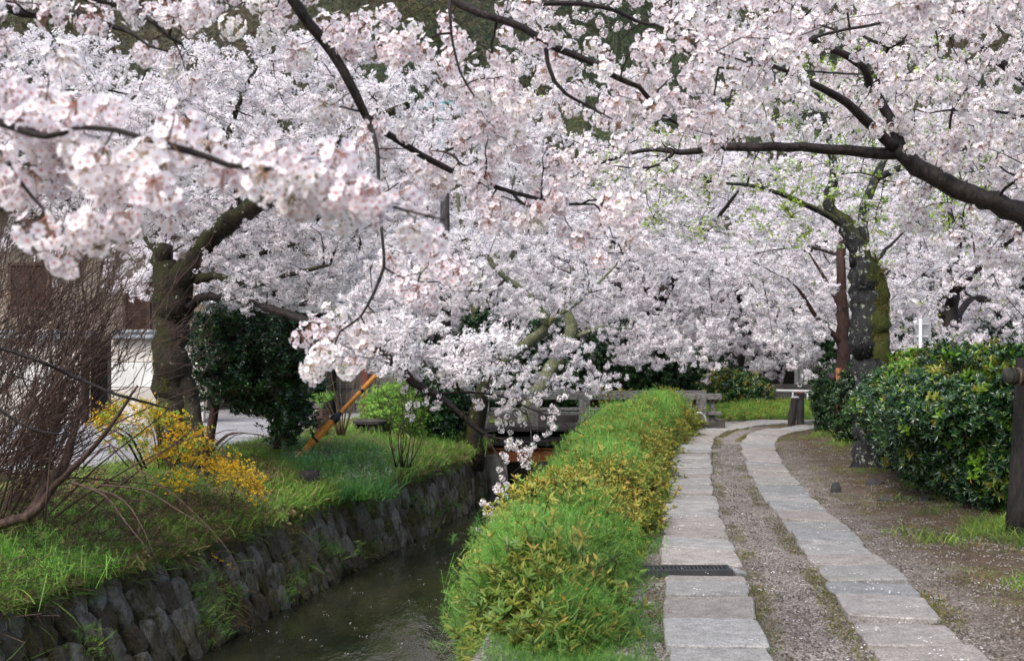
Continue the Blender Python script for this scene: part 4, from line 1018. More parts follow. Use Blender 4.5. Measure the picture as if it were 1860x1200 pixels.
while y < 25:
    w = .175 + .0125 * (y - 5)
    for r in range(rows):
        h = (r + .5) / rows + rng.normal() * .03
        yy_ = y + r * .075 + rng.normal() * .02 + (w * .5 if r % 2 else 0)
        c = wl(yy_, h)
        dy = wl(yy_ + .2, h) - wl(yy_ - .2, h); dy /= np.linalg.norm(dy)
        up = wl(yy_, 1) - wl(yy_, 0); up /= np.linalg.norm(up)
        nrm = np.cross(up, dy); nrm = nrm if nrm[0] > 0 else -nrm; nrm /= np.linalg.norm(nrm)
        o = bpy.data.objects.new('stone', variants[rng.integers(14)]); COL.objects.link(o); o.parent = wall_l
        lean = .42 + rng.normal() * .16; sz_ = rng.uniform(.85, 1.25)
        ux = -(dy * math.cos(lean) + up * math.sin(lean)) ; uz = up * math.cos(lean) - dy * math.sin(lean); un = np.cross(uz, ux); un = un / np.linalg.norm(un)
        if un[0] < 0: ux = -ux; un = np.cross(uz, ux)
        mt = Matrix(((ux[0] * w * 1.04, un[0] * .42, uz[0] * .34 * sz_, c[0]), (ux[1] * w * 1.04, un[1] * .42, uz[1] * .34 * sz_, c[1]), (ux[2] * w * 1.04, un[2] * .42, uz[2] * .34 * sz_, c[2]), (0, 0, 0, 1)))
        o.matrix_parent_inverse = Matrix.Translation(-Vector(wall_l.location)); o.matrix_basis = mt; cnt += 1
    y += w
print('stones', cnt)
# right wall: concrete with a coping, mostly under the hedge
M['concrete'] = m_plain('weathered_concrete', (.20, .19, .165), .9, .2, 0, .35, 4)
rw = empty('retaining_wall', (0.1, 8, WATER_Z), 'pale concrete edge of the canal under the azalea hedge, bottom centre', 'retaining wall')
yb = np.concatenate([[-6, 0, 3, 5, 6.05], np.arange(6.3, 45, .5)])
mb = MB()
V = []; 
for y in yb:
    x = xrw(y); V += [(x - .04, y, -1.7), (x - .04, y, -.12), (x + .02, y, -.03), (x + .2, y, -.03), (x + .25, y, -.4)]
mb.add(V, [(i * 5 + j, (i + 1) * 5 + j, (i + 1) * 5 + j + 1, i * 5 + j + 1) for i in range(len(yb) - 1) for j in range(4)])
mb.build('wall_face', M['concrete'], rw)

# ------------------------------------------------------------------ bridge
M['dark'] = m_plain('dark_recess', (.012, .011, .010), .7, .2, 0, .4, 3)
M['greywood'] = bark_mat('weathered_grey_wood', (.045, .045, .043), (.24, .235, .22), fine=16, stretch=(1, 1, 3), rough=.85)
M['darkwood'] = bark_mat('dark_stained_wood', (.010, .009, .009), (.05, .042, .038), fine=18, stretch=(1, 1, .3))
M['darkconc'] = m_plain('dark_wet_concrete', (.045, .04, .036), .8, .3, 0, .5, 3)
br = empty('footbridge', (W(1090, 770, 24.5)[0], 24.5, 0), 'low footbridge with weathered grey wooden railings and a rusty beam over the canal', 'bridge')
xl, xr_ = W(845, 0, 24.3)[0], W(1300, 0, 24.3)[0]
def zpx(py, D): return EYE + (640 - py) / F * D
for yb_, dz in ((24.3, 0), (26.2, 0)):
    for (x0, x1, zt, hh, nm) in ((xl - .1, xr_ + .12, .66, .13, 'top_rail'), (xl, xr_ + .12, .30, .07, 'middle_rail')):
        b = MB(); b.box(((x0 + x1) / 2, yb_, zt), (x1 - x0, .14, hh)); bevel(b.build(nm, M['greywood'], br), .008)
    for px in (880, 972, 1066, 1168, 1276):
        x = W(px, 0, 24.3)[0]
        b = MB(); b.box((x, yb_ - .085, .32), (.13, .12, .68)); bevel(b.build('railing_post', M['greywood'], br), .008)
    b = MB(); b.box((W(1295, 0, 24.3)[0], yb_ + .06, .32), (.10, .10, .66)); bevel(b.build('railing_post', M['greywood'], br), .008)
b = MB(); b.box(((xl + xr_) / 2, 25.25, -.10), (xr_ - xl + .3, 2.3, .16)); b.build('deck', M['darkwood'], br)
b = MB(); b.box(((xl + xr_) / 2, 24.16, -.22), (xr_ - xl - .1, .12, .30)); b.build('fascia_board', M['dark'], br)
for yy2 in (24.2, 26.2):
    b = MB(); b.box(((xl + xr_) / 2 + .2, yy2, -.44), (xr_ - xl - .5, .10, .025)); b.box(((xl + xr_) / 2 + .2, yy2, -.58), (xr_ - xl - .5, .012, .25)); b.box(((xl + xr_) / 2 + .2, yy2, -.70), (xr_ - xl - .5, .12, .025)); b.build('steel_beam', M['rust'], br)
b = MB(); b.box((W(905, 0, 24.5)[0], 24.9, -1.1), (.42, 1.8, 1.1), 0, 0, Matrix.Rotation(-.08, 3, 'Y')); b.build('pier', M['concrete'], br)
b = MB(); b.box((W(1272, 0, 24.2)[0], 24.0, .02), (.8, .36, .26)); bevel(b.build('end_kerb', M['darkconc'], br), .02)
b = MB(); b.box((W(1304, 0, 24.2)[0], 24.0, .05), (.16, .42, .32)); bevel(b.build('end_kerb', M['darkconc'], br), .02)
b = MB(); th = np.linspace(0, math.pi, 12)
b.tube(np.c_[W(1268, 0, 24)[0] + .16 * np.cos(th), np.full(12, 23.9), .10 + .24 * np.sin(th)], .022, 6); b.build('metal_hoop', m_plain('bright_galvanised', (.6, .62, .63), .35, .5, .6), br, smooth=True)
# dark abutment behind
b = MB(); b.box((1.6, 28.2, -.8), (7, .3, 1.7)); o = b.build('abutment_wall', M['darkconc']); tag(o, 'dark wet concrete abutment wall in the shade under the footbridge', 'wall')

# ------------------------------------------------------------------ posts, barrier, stake, sign
def post(name, px, py0, py1, D, r, lab, cat, mat, lean=0, grp=None, cap=None):
    a = W(px, py0, D); z0 = zright(a[0], D); z1 = zpx(py1, D)
    root = empty(name, (a[0], D, float(z0)), lab, cat, grp)
    b = MB(); b.tube([(a[0], D, z0 - .15), (a[0] + lean * .5, D, (z0 + z1) / 2), (a[0] + lean, D, z1)], [r * 1.03, r, r * .97], 12, lump=.03)
    b.build('shaft', mat, root, smooth=False)
    if cap:
        c = MB(); c.tube([(a[0] + lean, D, z1), (a[0] + lean, D, z1 + .03)], [r * 1.05, r * .9], 12); c.build('cap', cap, root)
    return root
M['capgrey'] = m_plain('pale_post_cap', (.35, .35, .34), .7)
M['capred'] = m_plain('reddish_post_top', (.20, .07, .05), .7)
post('bollard', 1436, 772, 722, 24.8, .085, 'round dark wooden bollard with pale top, leaning, left of the pair at the path bend', 'bollard', M['darkwood'], .10, None, M['capgrey'])
post('bollard', 1453, 766, 713, 25.6, .085, 'round dark grey bollard with reddish top, upright, right of the leaning one', 'bollard', M['darkwood'], 0.02, None, M['capred'])
M['whitepaint'] = m_plain('white_paint', (.75, .76, .76), .5, .4, 0, .08)
ba = empty('barrier', (8.1, 31, 0), 'white pipe barrier rail on slim white posts beyond the two bollards', 'barrier')
b = MB(); b.tube([W(1410, 709, 31), W(1500, 711, 31)], .035, 8); b.build('rail', M['whitepaint'], ba, smooth=True)
for px in (1440, 1450, 1467, 1476, 1495):
    b = MB(); a = W(px, 0, 31); b.tube([(a[0], 31, .05), (a[0], 31, zpx(711, 31))], .022, 8); b.build('post', M['whitepaint'], ba, smooth=True)
for z in (.2, .5):
    b = MB(); b.tube([W(1455, 0, 31) * [1, 1, 0] + [0, 0, z], W(1500, 0, 31) * [1, 1, 0] + [0, 0, z]], .008, 5); b.build('wire', M['whitepaint'], ba)
M['orangewood'] = bark_mat('orange_brown_cedar', (.22, .075, .035), (.50, .20, .11), fine=14, stretch=(3, 3, .3))
st = post('tree_stake', 1526, 803, 668, 19.8, .047, 'orange brown round wooden stake standing before the slim brown trunk', 'stake', M['orangewood'], -.03)
b = MB(); c = W(1522, 685, 19.85); b.tube([c + [-.07, 0, 0], c + [.22, 1.2, 0]], [.075, .08], 10, lump=.1); b.build('crosspiece', M['darkwood'], st, smooth=True)
# big tied support at the right edge
M['ropebar'] = bark_mat('tied_grey_green_pole', (.03, .03, .026), (.13, .13, .10), fine=20, stretch=(.3, 1, 1))
sp = empty('tree_support', (W(1845, 985, 9.6)[0], 9.6, 0), 'thick dark wooden support post with a tied crossbar at the right edge beside the hedge', 'tree support')
b = MB(); b.tube([W(1862, 1000, 9.6), W(1864, 900, 9.6), W(1866, 780, 9.6), W(1867, 690, 9.6), W(1868, 650, 9.6)], [.18, .14, .11, .10, .095], 16, lump=.05); b.build('post', M['darkwood'], sp, smooth=True)
b = MB(); b.tube([W(1826, 682, 9.35), W(1900, 684, 9.35), W(2010, 690, 9.35)], [.062, .068, .07], 14, lump=.04); b.build('crossbar', M['ropebar'], sp, smooth=True)
for k in range(6):
    b = MB(); c = W(1834 + k * 7, 682.5 + k * .3, 9.35); b.tube([c, c + [.012, 0, 0]], [.073, .073], 14); b.build('rope', M['twig_tan'] if k % 3 == 2 else M['darkwood'], sp, smooth=True)
b = MB(); b.tube([W(1990, 690, 9.5), W(2000, 1000, 9.5)], [.09, .13], 12); b.build('post', M['darkwood'], sp, smooth=True)
# road sign seen from behind
M['signback'] = m_plain('grey_sign_back', (.42, .43, .44), .6, .3, .2, .1)
sg = empty('road_sign', (W(1672, 0, 24)[0], 24, 0), 'white pole with a round and a rectangular grey sign seen from behind above the hedge', 'road sign')
b = MB(); b.tube([(W(1672, 0, 24)[0], 24, 0), W(1672, 578, 24)], .035, 10); b.build('pole', M['whitepaint'], sg, smooth=True)
c = W(1679, 596, 24.02) + [0, .06, 0]; th = np.arange(24) / 24 * 6.283
b = MB(); b.add(np.r_[np.c_[c[0] + .17 * np.cos(th), np.full(24, c[1]), c[2] + .21 * np.sin(th)], np.c_[c[0] + .17 * np.cos(th), np.full(24, c[1] + .01), c[2] + .21 * np.sin(th)]], [tuple(range(24)), tuple(range(24, 48))[::-1]] + [(i, (i + 1) % 24, 24 + (i + 1) % 24, 24 + i) for i in range(24)]); b.build('round_plate', M['signback'], sg)
b = MB(); c = W(1678, 614, 24); b.box((c[0], 24.07, c[2]), (.36, .012, .16)); b.build('lower_plate', M['signback'], sg)
for py in (588, 611):
    b = MB(); c = W(1676, py, 24); b.box((c[0], 24.04, c[2]), (.26, .03, .025)); b.build('bracket', M['whitepaint'], sg)

# guy wire with its orange guard, and the utility pole it holds
M['orange'] = m_plain('orange_plastic', (.62, .24, .025), .5, .4, 0, .25, 9, .1)
M['black'] = m_plain('black_band', (.012, .012, .013), .4, .4)
P0, P1 = W(535, 837, 16.6), W(688, 676, 17.2)
d = P1 - P0; L = np.linalg.norm(d); d /= L
gw = empty('guy_wire_guard', tuple(P0), 'leaning orange plastic guy wire guard with black bands on the left bank', 'guy wire guard')
def seg(a, b_, r0, r1, nm, mt, s=12):
    m_ = MB(); m_.tube([P0 + d * L * a, P0 + d * L * b_], [r0, r1], s); return m_.build(nm, mt, gw, smooth=False)
seg(.0, .03, .038, .045, 'guard_tube', M['orange'])
seg(.03, .09, .045, .050, 'guard_tube', M['orange']); seg(.09, .16, .048, .054, 'guard_tube', M['orange']); seg(.16, .445, .053, .057, 'guard_tube', M['orange'])
seg(.085, .098, .056, .056, 'band', M['black']); seg(.225, .245, .058, .058, 'band', M['black']); seg(.44, .485, .065, .068, 'band', M['black']); seg(.485, .515, .068, .038, 'band', M['black']); seg(.51, .54, .05, .03, 'band', M['black'])
seg(.53, .985, .030, .040, 'guard_tube', M['orange']); seg(.775, .80, .043, .043, 'band', M['black']); seg(.985, 1.02, .02, .012, 'band', M['black'])
po = W(808, 0, 23.5)[0]
m_ = MB(); m_.tube([P1, P1 + (P1 - P0) * .3, (po, 23.3, 4.6)], .008, 5); m_.build('wire', M['iron'], gw)
up_ = empty('utility_pole', (po, 23.5, .1), 'dark brown utility pole with a small pale plate, half hidden by blossoms', 'utility pole')
m_ = MB(); m_.tube([(po, 23.5, 0), (po, 23.5, 3), (po, 23.5, 4.9)], [.13, .12, .09], 14); m_.build('shaft', M['darkwood'], up_, smooth=True)
m_ = MB(); c = W(809, 553, 23.35); m_.box(c, (.09, .02, .07)); m_.build('number_plate', M['signback'], up_)
for k, px in enumerate((803, 807.5)):
    m_ = MB(); c = W(px, 685 - 2 * k, 23.3); m_.tube([c + [0, 0, -.10], c + [0, 0, .10]], .018, 8); m_.build('cable_marker', M['orange'], up_)
# teal net mast high behind
M['teal'] = m_plain('teal_paint', (.10, .36, .38), .5)
D = 60; nm_ = empty('net_mast', (W(803, 0, D)[0], D, 0), 'slender teal mast with slack teal lines behind the top centre blossoms', 'mast')
m_ = MB(); m_.tube([(W(803, 0, D)[0], D, 0), W(803, 178, D)], .16, 8); m_.build('mast_pole', M['teal'], nm_)
for (q, z_) in (((700, 215), 0), ((700, 205), 0), ((870, 190), 1), ((860, 200), 1)):
    m_ = MB(); m_.tube([W(803, 182, D), W((803 + q[0]) / 2, (182 + q[1]) / 2 + 3, D), W(q[0], q[1], D)], .035, 5); m_.build('line', M['teal'], nm_)

# ------------------------------------------------------------------ walls and houses of the left bank
M['plaster'] = m_plain('white_wall_plaster', (.55, .55, .53), .8, .2, 0, .22, 1.6, .08)
M['plaster_b'] = m_plain('stained_wall_plaster', (.44, .41, .37), .85, .2, 0, .25, 2)
M['tile'] = m_plain('silver_grey_roof_tile', (.16, .17, .18), .35, .5, 0, .35, 9)
M['beige'] = m_plain('beige_house_render', (.24, .205, .165), .9, .2, 0, .12, 1.5)
M['brown'] = m_plain('brown_louver', (.10, .06, .045), .6, .3, 0, .2)
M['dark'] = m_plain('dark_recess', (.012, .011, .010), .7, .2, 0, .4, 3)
M['greystone'] = m_plain('grey_wall_stone', (.15, .14, .125), .9, .2, 0, .35, 3)
GY = 24.0
gw_ = empty('garden_wall', (W(240, 0, GY)[0], GY, 0), 'white plastered garden wall with grey tile cap behind the mossy cherry trunk', 'wall')
def wall_run(px0, px1, D, root, ytop, ybot=830, rows_=(0, .87, 1.40, 2.0)):
    x0, x1 = W(px0, 0, D)[0], W(px1, 0, D)[0]; zt = zpx(ytop, D); n = max(1, int(round((x1 - x0) / 1.8)))
    hs = [h for h in rows_ if h < zt - .12] + [zt - .05]
    for i in range(n):
        for k in range(len(hs) - 1):
            a = x0 + (x1 - x0) * i / n; b_ = x0 + (x1 - x0) * (i + 1) / n
            m_ = MB(); m_.box(((a + b_) / 2, D, (hs[k] + hs[k + 1]) / 2), (b_ - a - .012, .16, hs[k + 1] - hs[k] - .012)); bevel(m_.build('panel', M['plaster_b'] if k in (0, len(hs) - 2) else M['plaster'], root), .006)
    m_ = MB(); m_.box(((x0 + x1) / 2, D + .01, zt / 2 - .1), (x1 - x0 - .02, .12, zt)); m_.build('core', M['greystone'], root)
    w = .30; x = x0
    while x < x1:
        for s_ in (-1, 1):
            m_ = MB(); m_.box((x + w / 2, D + s_ * .11, zt + .02), (w - .01, .26, .03), 0, 0, Matrix.Rotation(-s_ * .42, 3, 'X')); m_.build('tile', M['tile'], root)
        m_ = MB(); m_.tube([(x, D - .02, zt + .10), (x + w * 1.04, D - .02, zt + .10)], [.062, .055], 8); m_.build('ridge_tile', M['tile'], root, smooth=True)
        x += w
wall_run(-60, 150, GY, gw_, 612); wall_run(204, 372, GY, gw_, 612)
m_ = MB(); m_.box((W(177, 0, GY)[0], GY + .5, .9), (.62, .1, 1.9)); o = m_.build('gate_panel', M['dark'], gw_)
for px in (153, 201):
    m_ = MB(); m_.box((W(px, 0, GY)[0], GY + .05, .95), (.09, .22, 1.9)); m_.build('gate_post', M['darkwood'], gw_)
hs_ = empty('house', (W(120, 0, 30)[0], 30, 0), 'beige two storey house with brown louvered window above the garden wall, far left', 'house')
D = 29.0
m_ = MB(); m_.box((W(130, 0, D)[0], D + 4, 2.6), (W(372, 0, D)[0] - W(-120, 0, D)[0], 8, 5.2)); m_.build('house_wall', M['beige'], hs_)
m_ = MB(); m_.box((W(130, 0, D)[0], D + 3.6, 5.35), (8.4, 9.4, .25)); m_.build('roof', M['tile'], hs_)
def louver(px0, px1, py0, py1, Dd, root):
    x0, x1, z0, z1 = W(px0, 0, Dd)[0], W(px1, 0, Dd)[0], zpx(py1, Dd), zpx(py0, Dd)
    fr = MB(); 
    for (cx, cz, w, h) in (((x0 + x1) / 2, z0, x1 - x0 + .1, .08), ((x0 + x1) / 2, z1, x1 - x0 + .1, .08), (x0, (z0 + z1) / 2, .08, z1 - z0), (x1, (z0 + z1) / 2, .08, z1 - z0)): fr.box((cx, Dd - .06, cz), (w, .1, h))
    f = fr.build('window', M['brown'], root)
    bk = MB(); bk.box(((x0 + x1) / 2, Dd - .015, (z0 + z1) / 2), (x1 - x0, .02, z1 - z0)); o = bk.build('recess', M['dark'], root)
    z = z0 + .07
    while z < z1 - .05:
        s_ = MB(); s_.box(((x0 + x1) / 2, Dd - .06, z), (x1 - x0 - .08, .02, .075), 0, 0, Matrix.Rotation(.5, 3, 'X')); o = s_.build('slat', M['brown'], root); z += .085
louver(228, 272, 505, 615, D, hs_); louver(20, 90, 480, 560, D, hs_)
m_ = MB(); m_.box((W(300, 0, D)[0], D - .05, 2.5), (.5, .06, 5)); m_.build('corner_board', M['brown'], hs_)
# dark shed with steps
sh_ = empty('shed', (W(545, 0, 27)[0], 27, 0), 'low dark shed with grey stone steps behind the evergreen tree', 'shed')
D = 27.0
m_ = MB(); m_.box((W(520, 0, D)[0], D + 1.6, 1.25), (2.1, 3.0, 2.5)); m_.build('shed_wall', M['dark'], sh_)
for k in range(4):
    m_ = MB(); m_.box((W(545, 0, D)[0], D - .35 - .32 * k, .50 - .13 * k), (1.3, .34, .10)); bevel(m_.build('stone_step', M['greystone'], sh_), .01)
for k in range(7):
    m_ = MB(); m_.box((W(500 + k * 12, 0, D)[0], D + .06, 1.2), (.05, .05, 1.2)); m_.build('lattice_bar', M['darkwood'], sh_)
m_ = MB(); m_.box((W(520, 0, D)[0], D + 1.4, 2.6), (2.6, 3.8, .14)); m_.build('roof', M['tile'], sh_)
# block wall behind the shrub
bw_ = empty('block_wall', (W(655, 0, 28)[0], 28, 0), 'brown grey block wall behind the bare shrub and stump table', 'wall')
D = 28.0
for r_ in range(5):
    n = 5
    for k in range(n):
        a, b_ = W(572 + k * 37 + (r_ % 2) * 12, 0, D)[0], W(572 + (k + 1) * 37 + (r_ % 2) * 12, 0, D)[0]
        m_ = MB(); m_.box(((a + b_) / 2, D, .16 + r_ * .36), (b_ - a - .015, .22, .345)); bevel(m_.build('block', M['greystone'] if (k + r_) % 3 else M['plaster_b'] if (k * r_) % 5 == 4 else M['greystone'], bw_), .01)
m_ = MB(); m_.box((W(672, 0, D)[0], D + .03, .9), (2.75, .12, 1.85)); m_.build('core', M['darkconc'], bw_)
m_ = MB(); m_.box((W(664, 0, D)[0], D - .15, .85), (.16, .14, 1.7)); m_.build('post', M['capred'], bw_)
# second house far beyond the bend
h2 = empty('house', (W(1450, 0, 42)[0], 42, 0), 'dark grey house glimpsed under the blossoms beyond the two bollards', 'house')
D = 42.0
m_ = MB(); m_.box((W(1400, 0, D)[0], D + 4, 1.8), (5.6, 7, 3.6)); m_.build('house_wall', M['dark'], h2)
for k in range(4):
    m_ = MB(); m_.box((W(1452 + k * 9, 0, D)[0], D + .44, 1.0), (.15, .05, 1.2)); m_.build('pale_board', M['signback'], h2)
m_ = MB(); m_.box((W(1400, 0, D)[0], D + 3.6, 3.75), (7, 9, .3)); m_.build('roof', M['tile'], h2)
m_ = MB(); m_.box((W(1390, 0, 34)[0], 34, .28), (3.4, .2, .75)); o = m_.build('garden_wall', M['greystone']); tag(o, 'low grey wall behind the green bank under the blossoms, right of the bridge', 'wall')
# stumps
def stump(px, py, D, r, h, lab, flat=False):
    a = W(px, py, D); z = float(zleft(np.array(a[0]), np.array(D))) - .02; rt = empty('tree_stump', (a[0], D, z), lab, 'tree stump')
    m_ = MB(); m_.tube([(a[0], D, z - .1), (a[0], D, z + h * .5), (a[0], D, z + h)], [r * 1.05, r * .92, r * .96], 14, lump=.08); m_.build('stump_body', M['darkwood'], rt, smooth=True)
    if flat:
        for k in range(9):
            t_ = k / 9 * 6.28; m_ = MB(); m_.tube([(a[0] + r * math.cos(t_), D + r * math.sin(t_), z), (a[0] + r * .97 * math.cos(t_), D + r * .97 * math.sin(t_), z + h)], .035, 6); m_.build('bark_rib', M['bark_brown'], rt)
        m_ = MB(); m_.tube([(a[0], D, z + h), (a[0], D, z + h + .05), (a[0], D, z + h + .08)], [r * 1.22, r * 1.25, r * 1.05], 18, lump=.03); m_.build('top', M['darkconc'], rt)
stump(673, 775, 21, .26, .22, 'broad stump table with flat dark top before the white flowered green shrub', True)
stump(562, 868, 15.0, .15, .20, 'small dark cut stump in the grass at the top of the canal wall')
# small rocks at the hedge foot
M['rock'] = stone_mat('dark_rock', (.035, .035, .04), (.06, .058, .055), .3)
def rock(px, py, D, s, lab):
    rng = np.random.default_rng(int(px)); n = 7; mb = MB(); V = []
    a = W(px, py, D); z = float(zright(np.array(a[0]), np.array(D)))
    for lv, (h, k) in enumerate(((-.3, 1), (.35, .95), (.8, .6))):
        for i in range(n): V.append((s[0] * k * math.cos(i / n * 6.28) * rng.uniform(.8, 1.15), s[1] * k * math.sin(i / n * 6.28) * rng.uniform(.8, 1.15), s[2] * (h + rng.uniform(-.12, .12))))
    mb.add(V, [(l * n + i, l * n + (i + 1) % n, (l + 1) * n + (i + 1) % n, (l + 1) * n + i) for l in range(2) for i in range(n)] + [tuple(range(2 * n, 3 * n))])
    o = mb.build('rock', M['rock']); o.location = (a[0], D, z); tag(o, lab, 'rock')
rock(1519, 892, 13.0, (.07, .06, .13), 'small upright dark rock at the grass edge left of the hedge')
rock(1625, 913, 12.0, (.2, .1, .045), 'low flat dark rock in the grass in front of the hedge')
rock(1590, 880, 13.4, (.12, .09, .06), 'rounded dark rock behind the upright one by the hedge foot')
rock(1685, 918, 11.8, (.08, .06, .05), 'little dark rock under the right part of the hedge')

# ------------------------------------------------------------------ plants
def tuft(name, seed, n, L, w, mats, spread=.06, bend=.35, dry=0.0, flowers=0, lean=.35):
    rng = np.random.default_rng(seed); mb = MB()
    for i in range(n):
        d = np.array([rng.normal() * lean, rng.normal() * lean, 1.0]); d /= np.linalg.norm(d)
        blade(mb, np.array([rng.normal() * spread, rng.normal() * spread, -.02]), d, L * rng.uniform(.5, 1.15), w, bend * rng.uniform(.4, 1.6), 1 if rng.random() < dry else 0, 3, rng)
    for i in range(flowers):
        c = np.array([rng.normal() * spread * 1.6, rng.normal() * spread * 1.6, L * rng.uniform(.75, 1.05)])
        stalk(mb, np.array([0, 0, 0.]), c, .002, 0)
        for k in range(3):
            leaf(mb, c, rng.normal(size=3) - [0, 0, .8], rng.normal(size=3), .032, .022, .2, 2, 0)
    return mb.build(name, mats, link=False)
grass_t = [tuft('grass_tuft_%d' % i, 200 + i, 16, .15, .011, [M['grass'], M['dry']], .06, .5, .15) for i in range(4)]
short_t = [tuft('short_grass_%d' % i, 210 + i, 24, .045, .0035, [M['grass'], M['dry']], .05, .4, .3) for i in range(3)]
moss_t = [tuft('moss_tuft_%d' % i, 215 + i, 46, .030, .006, [M['moss'], M['dry']], .028, .5, .3, lean=.7) for i in range(3)]
dry_t = [tuft('dry_tuft_%d' % i, 220 + i, 20, .16, .006, [M['dry'], M['grass']], .06, .6, .25, lean=.7) for i in range(3)]
long_t = [tuft('long_grass_%d' % i, 230 + i, 30, .26, .006, [M['grass'], M['dry']], .06, .7, .1) for i in range(3)]
strap_t = [tuft('strap_tuft_%d' % i, 240 + i, 34, .38, .012, [M['strap'], M['dry'], M['white']], .07, .6, .04, flowers=9) for i in range(3)]
bright_strap = [tuft('bright_strap_%d' % i, 250 + i, 34, .30, .014, [M['grass'], M['dry'], M['white']], .07, .5, .05) for i in range(3)]
def weedclump(name, seed, n, h, L, w, mat, whorl=6, extra=None, spread=.08):
    """upright stems with whorls of small leaves"""
    rng = np.random.default_rng(seed); mb = MB()
    for i in range(n):
        b = np.array([rng.normal() * spread, rng.normal() * spread, -.03]); d = np.array([rng.normal() * .3, rng.normal() * .3, 1.]); d /= np.linalg.norm(d); H = h * rng.uniform(.6, 1.15)
        stalk(mb, b, b + d * H, .0014, 0)
        for k in range(4):
            c = b + d * H * (.4 + .6 * k / 3); ph = rng.random() * 6.28
            for j in range(whorl):
                a = ph + j * 6.283 / whorl; e = np.array([math.cos(a), math.sin(a), .45 + rng.normal() * .2])
                leaf(mb, c, e, np.array([0, 0, 1.]), L * (1.0 - .12 * k) * rng.uniform(.8, 1.2), w, .3, 0 if extra is None or rng.random() < .85 else 1, 0)
    return mb.build(name, [mat] + ([extra] if extra else []), link=False)
weed_t = [weedclump('weed_clump_%d' % i, 260 + i, 8, .15, .040, .019, M['weed'], 5) for i in range(4)]
low_t = [weedclump('low_weed_%d' % i, 270 + i, 7, .07, .028, .014, M['fern'], 4) for i in range(3)]
def sprig(name, seed, stems, h, L, w, mat, mat2, per=9, spread=.09, nseg=1, bend=.15, tip2=.3):
    """woody shoots that end in rosettes of leaves (azalea, evergreen hedge)"""
    rng = np.random.default_rng(seed); mb = MB()
    for i in range(stems):
        b = np.array([rng.normal() * spread, rng.normal() * spread, -h * .5]); d = np.array([rng.normal() * .45, rng.normal() * .45, 1.]); d /= np.linalg.norm(d); H = h * rng.uniform(.7, 1.2)
        stalk(mb, b, b + d * H, .0025, 2)
        for k in range(per):
            u = rng.uniform(.45, 1) if k > per * .4 else 1.0
            a = k * 2.4 + rng.random(); e = np.array([math.cos(a), math.sin(a), .3 + .7 * (u > .9) * rng.random() + rng.normal() * .2])
            leaf(mb, b + d * H * u, e + d * .3, d + rng.normal(size=3) * .2, L * rng.uniform(.7, 1.15), w, bend, 1 if (u > .95 and rng.random() < tip2) else 0, nseg)
    return mb.build(name, [mat, mat2, M['twig_red']], link=False)
az_t = [sprig('azalea_sprig_%d' % i, 280 + i, 5, .13, .050, .018, M['azalea'], M['bronze'], 10) for i in range(4)]
aznear_t = [sprig('azalea_near_%d' % i, 290 + i, 4, .15, .075, .019, M['azalea_dark'], M['bronze'], 9, nseg=2, tip2=.12) for i in range(3)]
hedge_t = [sprig('hedge_sprig_%d' % i, 300 + i, 4, .10, .068, .026, M['glossy'], M['glossy_new'], 9, .07, 1, .2, .16) for i in range(4)]
hedgetop_t = [sprig('hedge_top_sprig_%d' % i, 310 + i, 3, .12, .08, .03, M['glossy_new'], M['bronze'], 9, .05, 2, .15, .15) for i in range(3)]
ever_t = [sprig('evergreen_sprig_%d' % i, 320 + i, 5, .14, .065, .028, M['glossy'], M['glossy'], 10, .10, 1) for i in range(3)]
bush_t = [sprig('green_bush_sprig_%d' % i, 330 + i, 5, .14, .05, .02, M['weed'], M['young'], 10, .10, 1) for i in range(3)]
def yellow_spray(name, seed):
    rng = np.random.default_rng(seed); mb = MB()
    for b in range(3):
        d = rng.normal(size=3) * [1, 1, .5]; d /= np.linalg.norm(d); e = d * .2
        stalk(mb, -e * .3, e, .002, 1)
        for i in range(9): 
            c = e * rng.uniform(-.3, 1) + rng.normal(size=3) * .008
            flower(mb, c, rng.normal(size=3), .016, rng, 1, 0, 0, .5)
        for i in range(3): leaf(mb, e * rng.uniform(0, 1), rng.normal(size=3) + [0, 0, .6], rng.normal(size=3), .035, .014, .2, 2, 0)
    return mb.build(name, [M['yellow'], M['twig_red'], M['young']], link=False)
yel_t = [yellow_spray('yellow_spray_%d' % i, 340 + i) for i in range(3)]
def petal_mesh(name, seed):
    rng = np.random.default_rng(seed); mb = MB()
    for i in range(3):
        c = np.array([rng.normal() * .03, rng.normal() * .03, .002]); a = rng.random() * 6.28; r = .009
        mb.add([c + [r * math.cos(a + t) * k, r * math.sin(a + t) * k, z] for t, k, z in ((0, 1, .003), (1.2, .7, 0), (3.14, .9, .002), (4.9, .7, 0))], [(0, 1, 2, 3)])
    return mb.build(name, [M['petal']], link=False)
pet_t = [petal_mesh('petals_%d' % i, 350 + i) for i in range(4)]
def pebble(name, seed):
    rng = np.random.default_rng(seed); mb = MB()
    for q in range(5):
        n = 5; c = np.array([rng.normal() * .05, rng.normal() * .05, 0]); s = rng.uniform(.004, .009)
        V = [c + [s * math.cos(i / n * 6.28) * rng.uniform(.7, 1.2), s * math.sin(i / n * 6.28), -.003] for i in range(n)] + [c + [s * .6 * math.cos(i / n * 6.28), s * .6 * math.sin(i / n * 6.28), s * .7] for i in range(n)]
        mb.add(V, [(i, (i + 1) % n, n + (i + 1) % n, n + i) for i in range(n)] + [tuple(range(n, 2 * n))])
    return mb.build(name, [M['peb']], link=False)
M['peb'] = m_vary('gravel_stone', [(.05, .042, .036), (.10, .086, .074), (.16, .145, .13), (.23, .215, .20)], .85, 0, var=.1)
peb_t = [pebble('pebbles_%d' % i, 360 + i) for i in range(4)]
twiglet = []
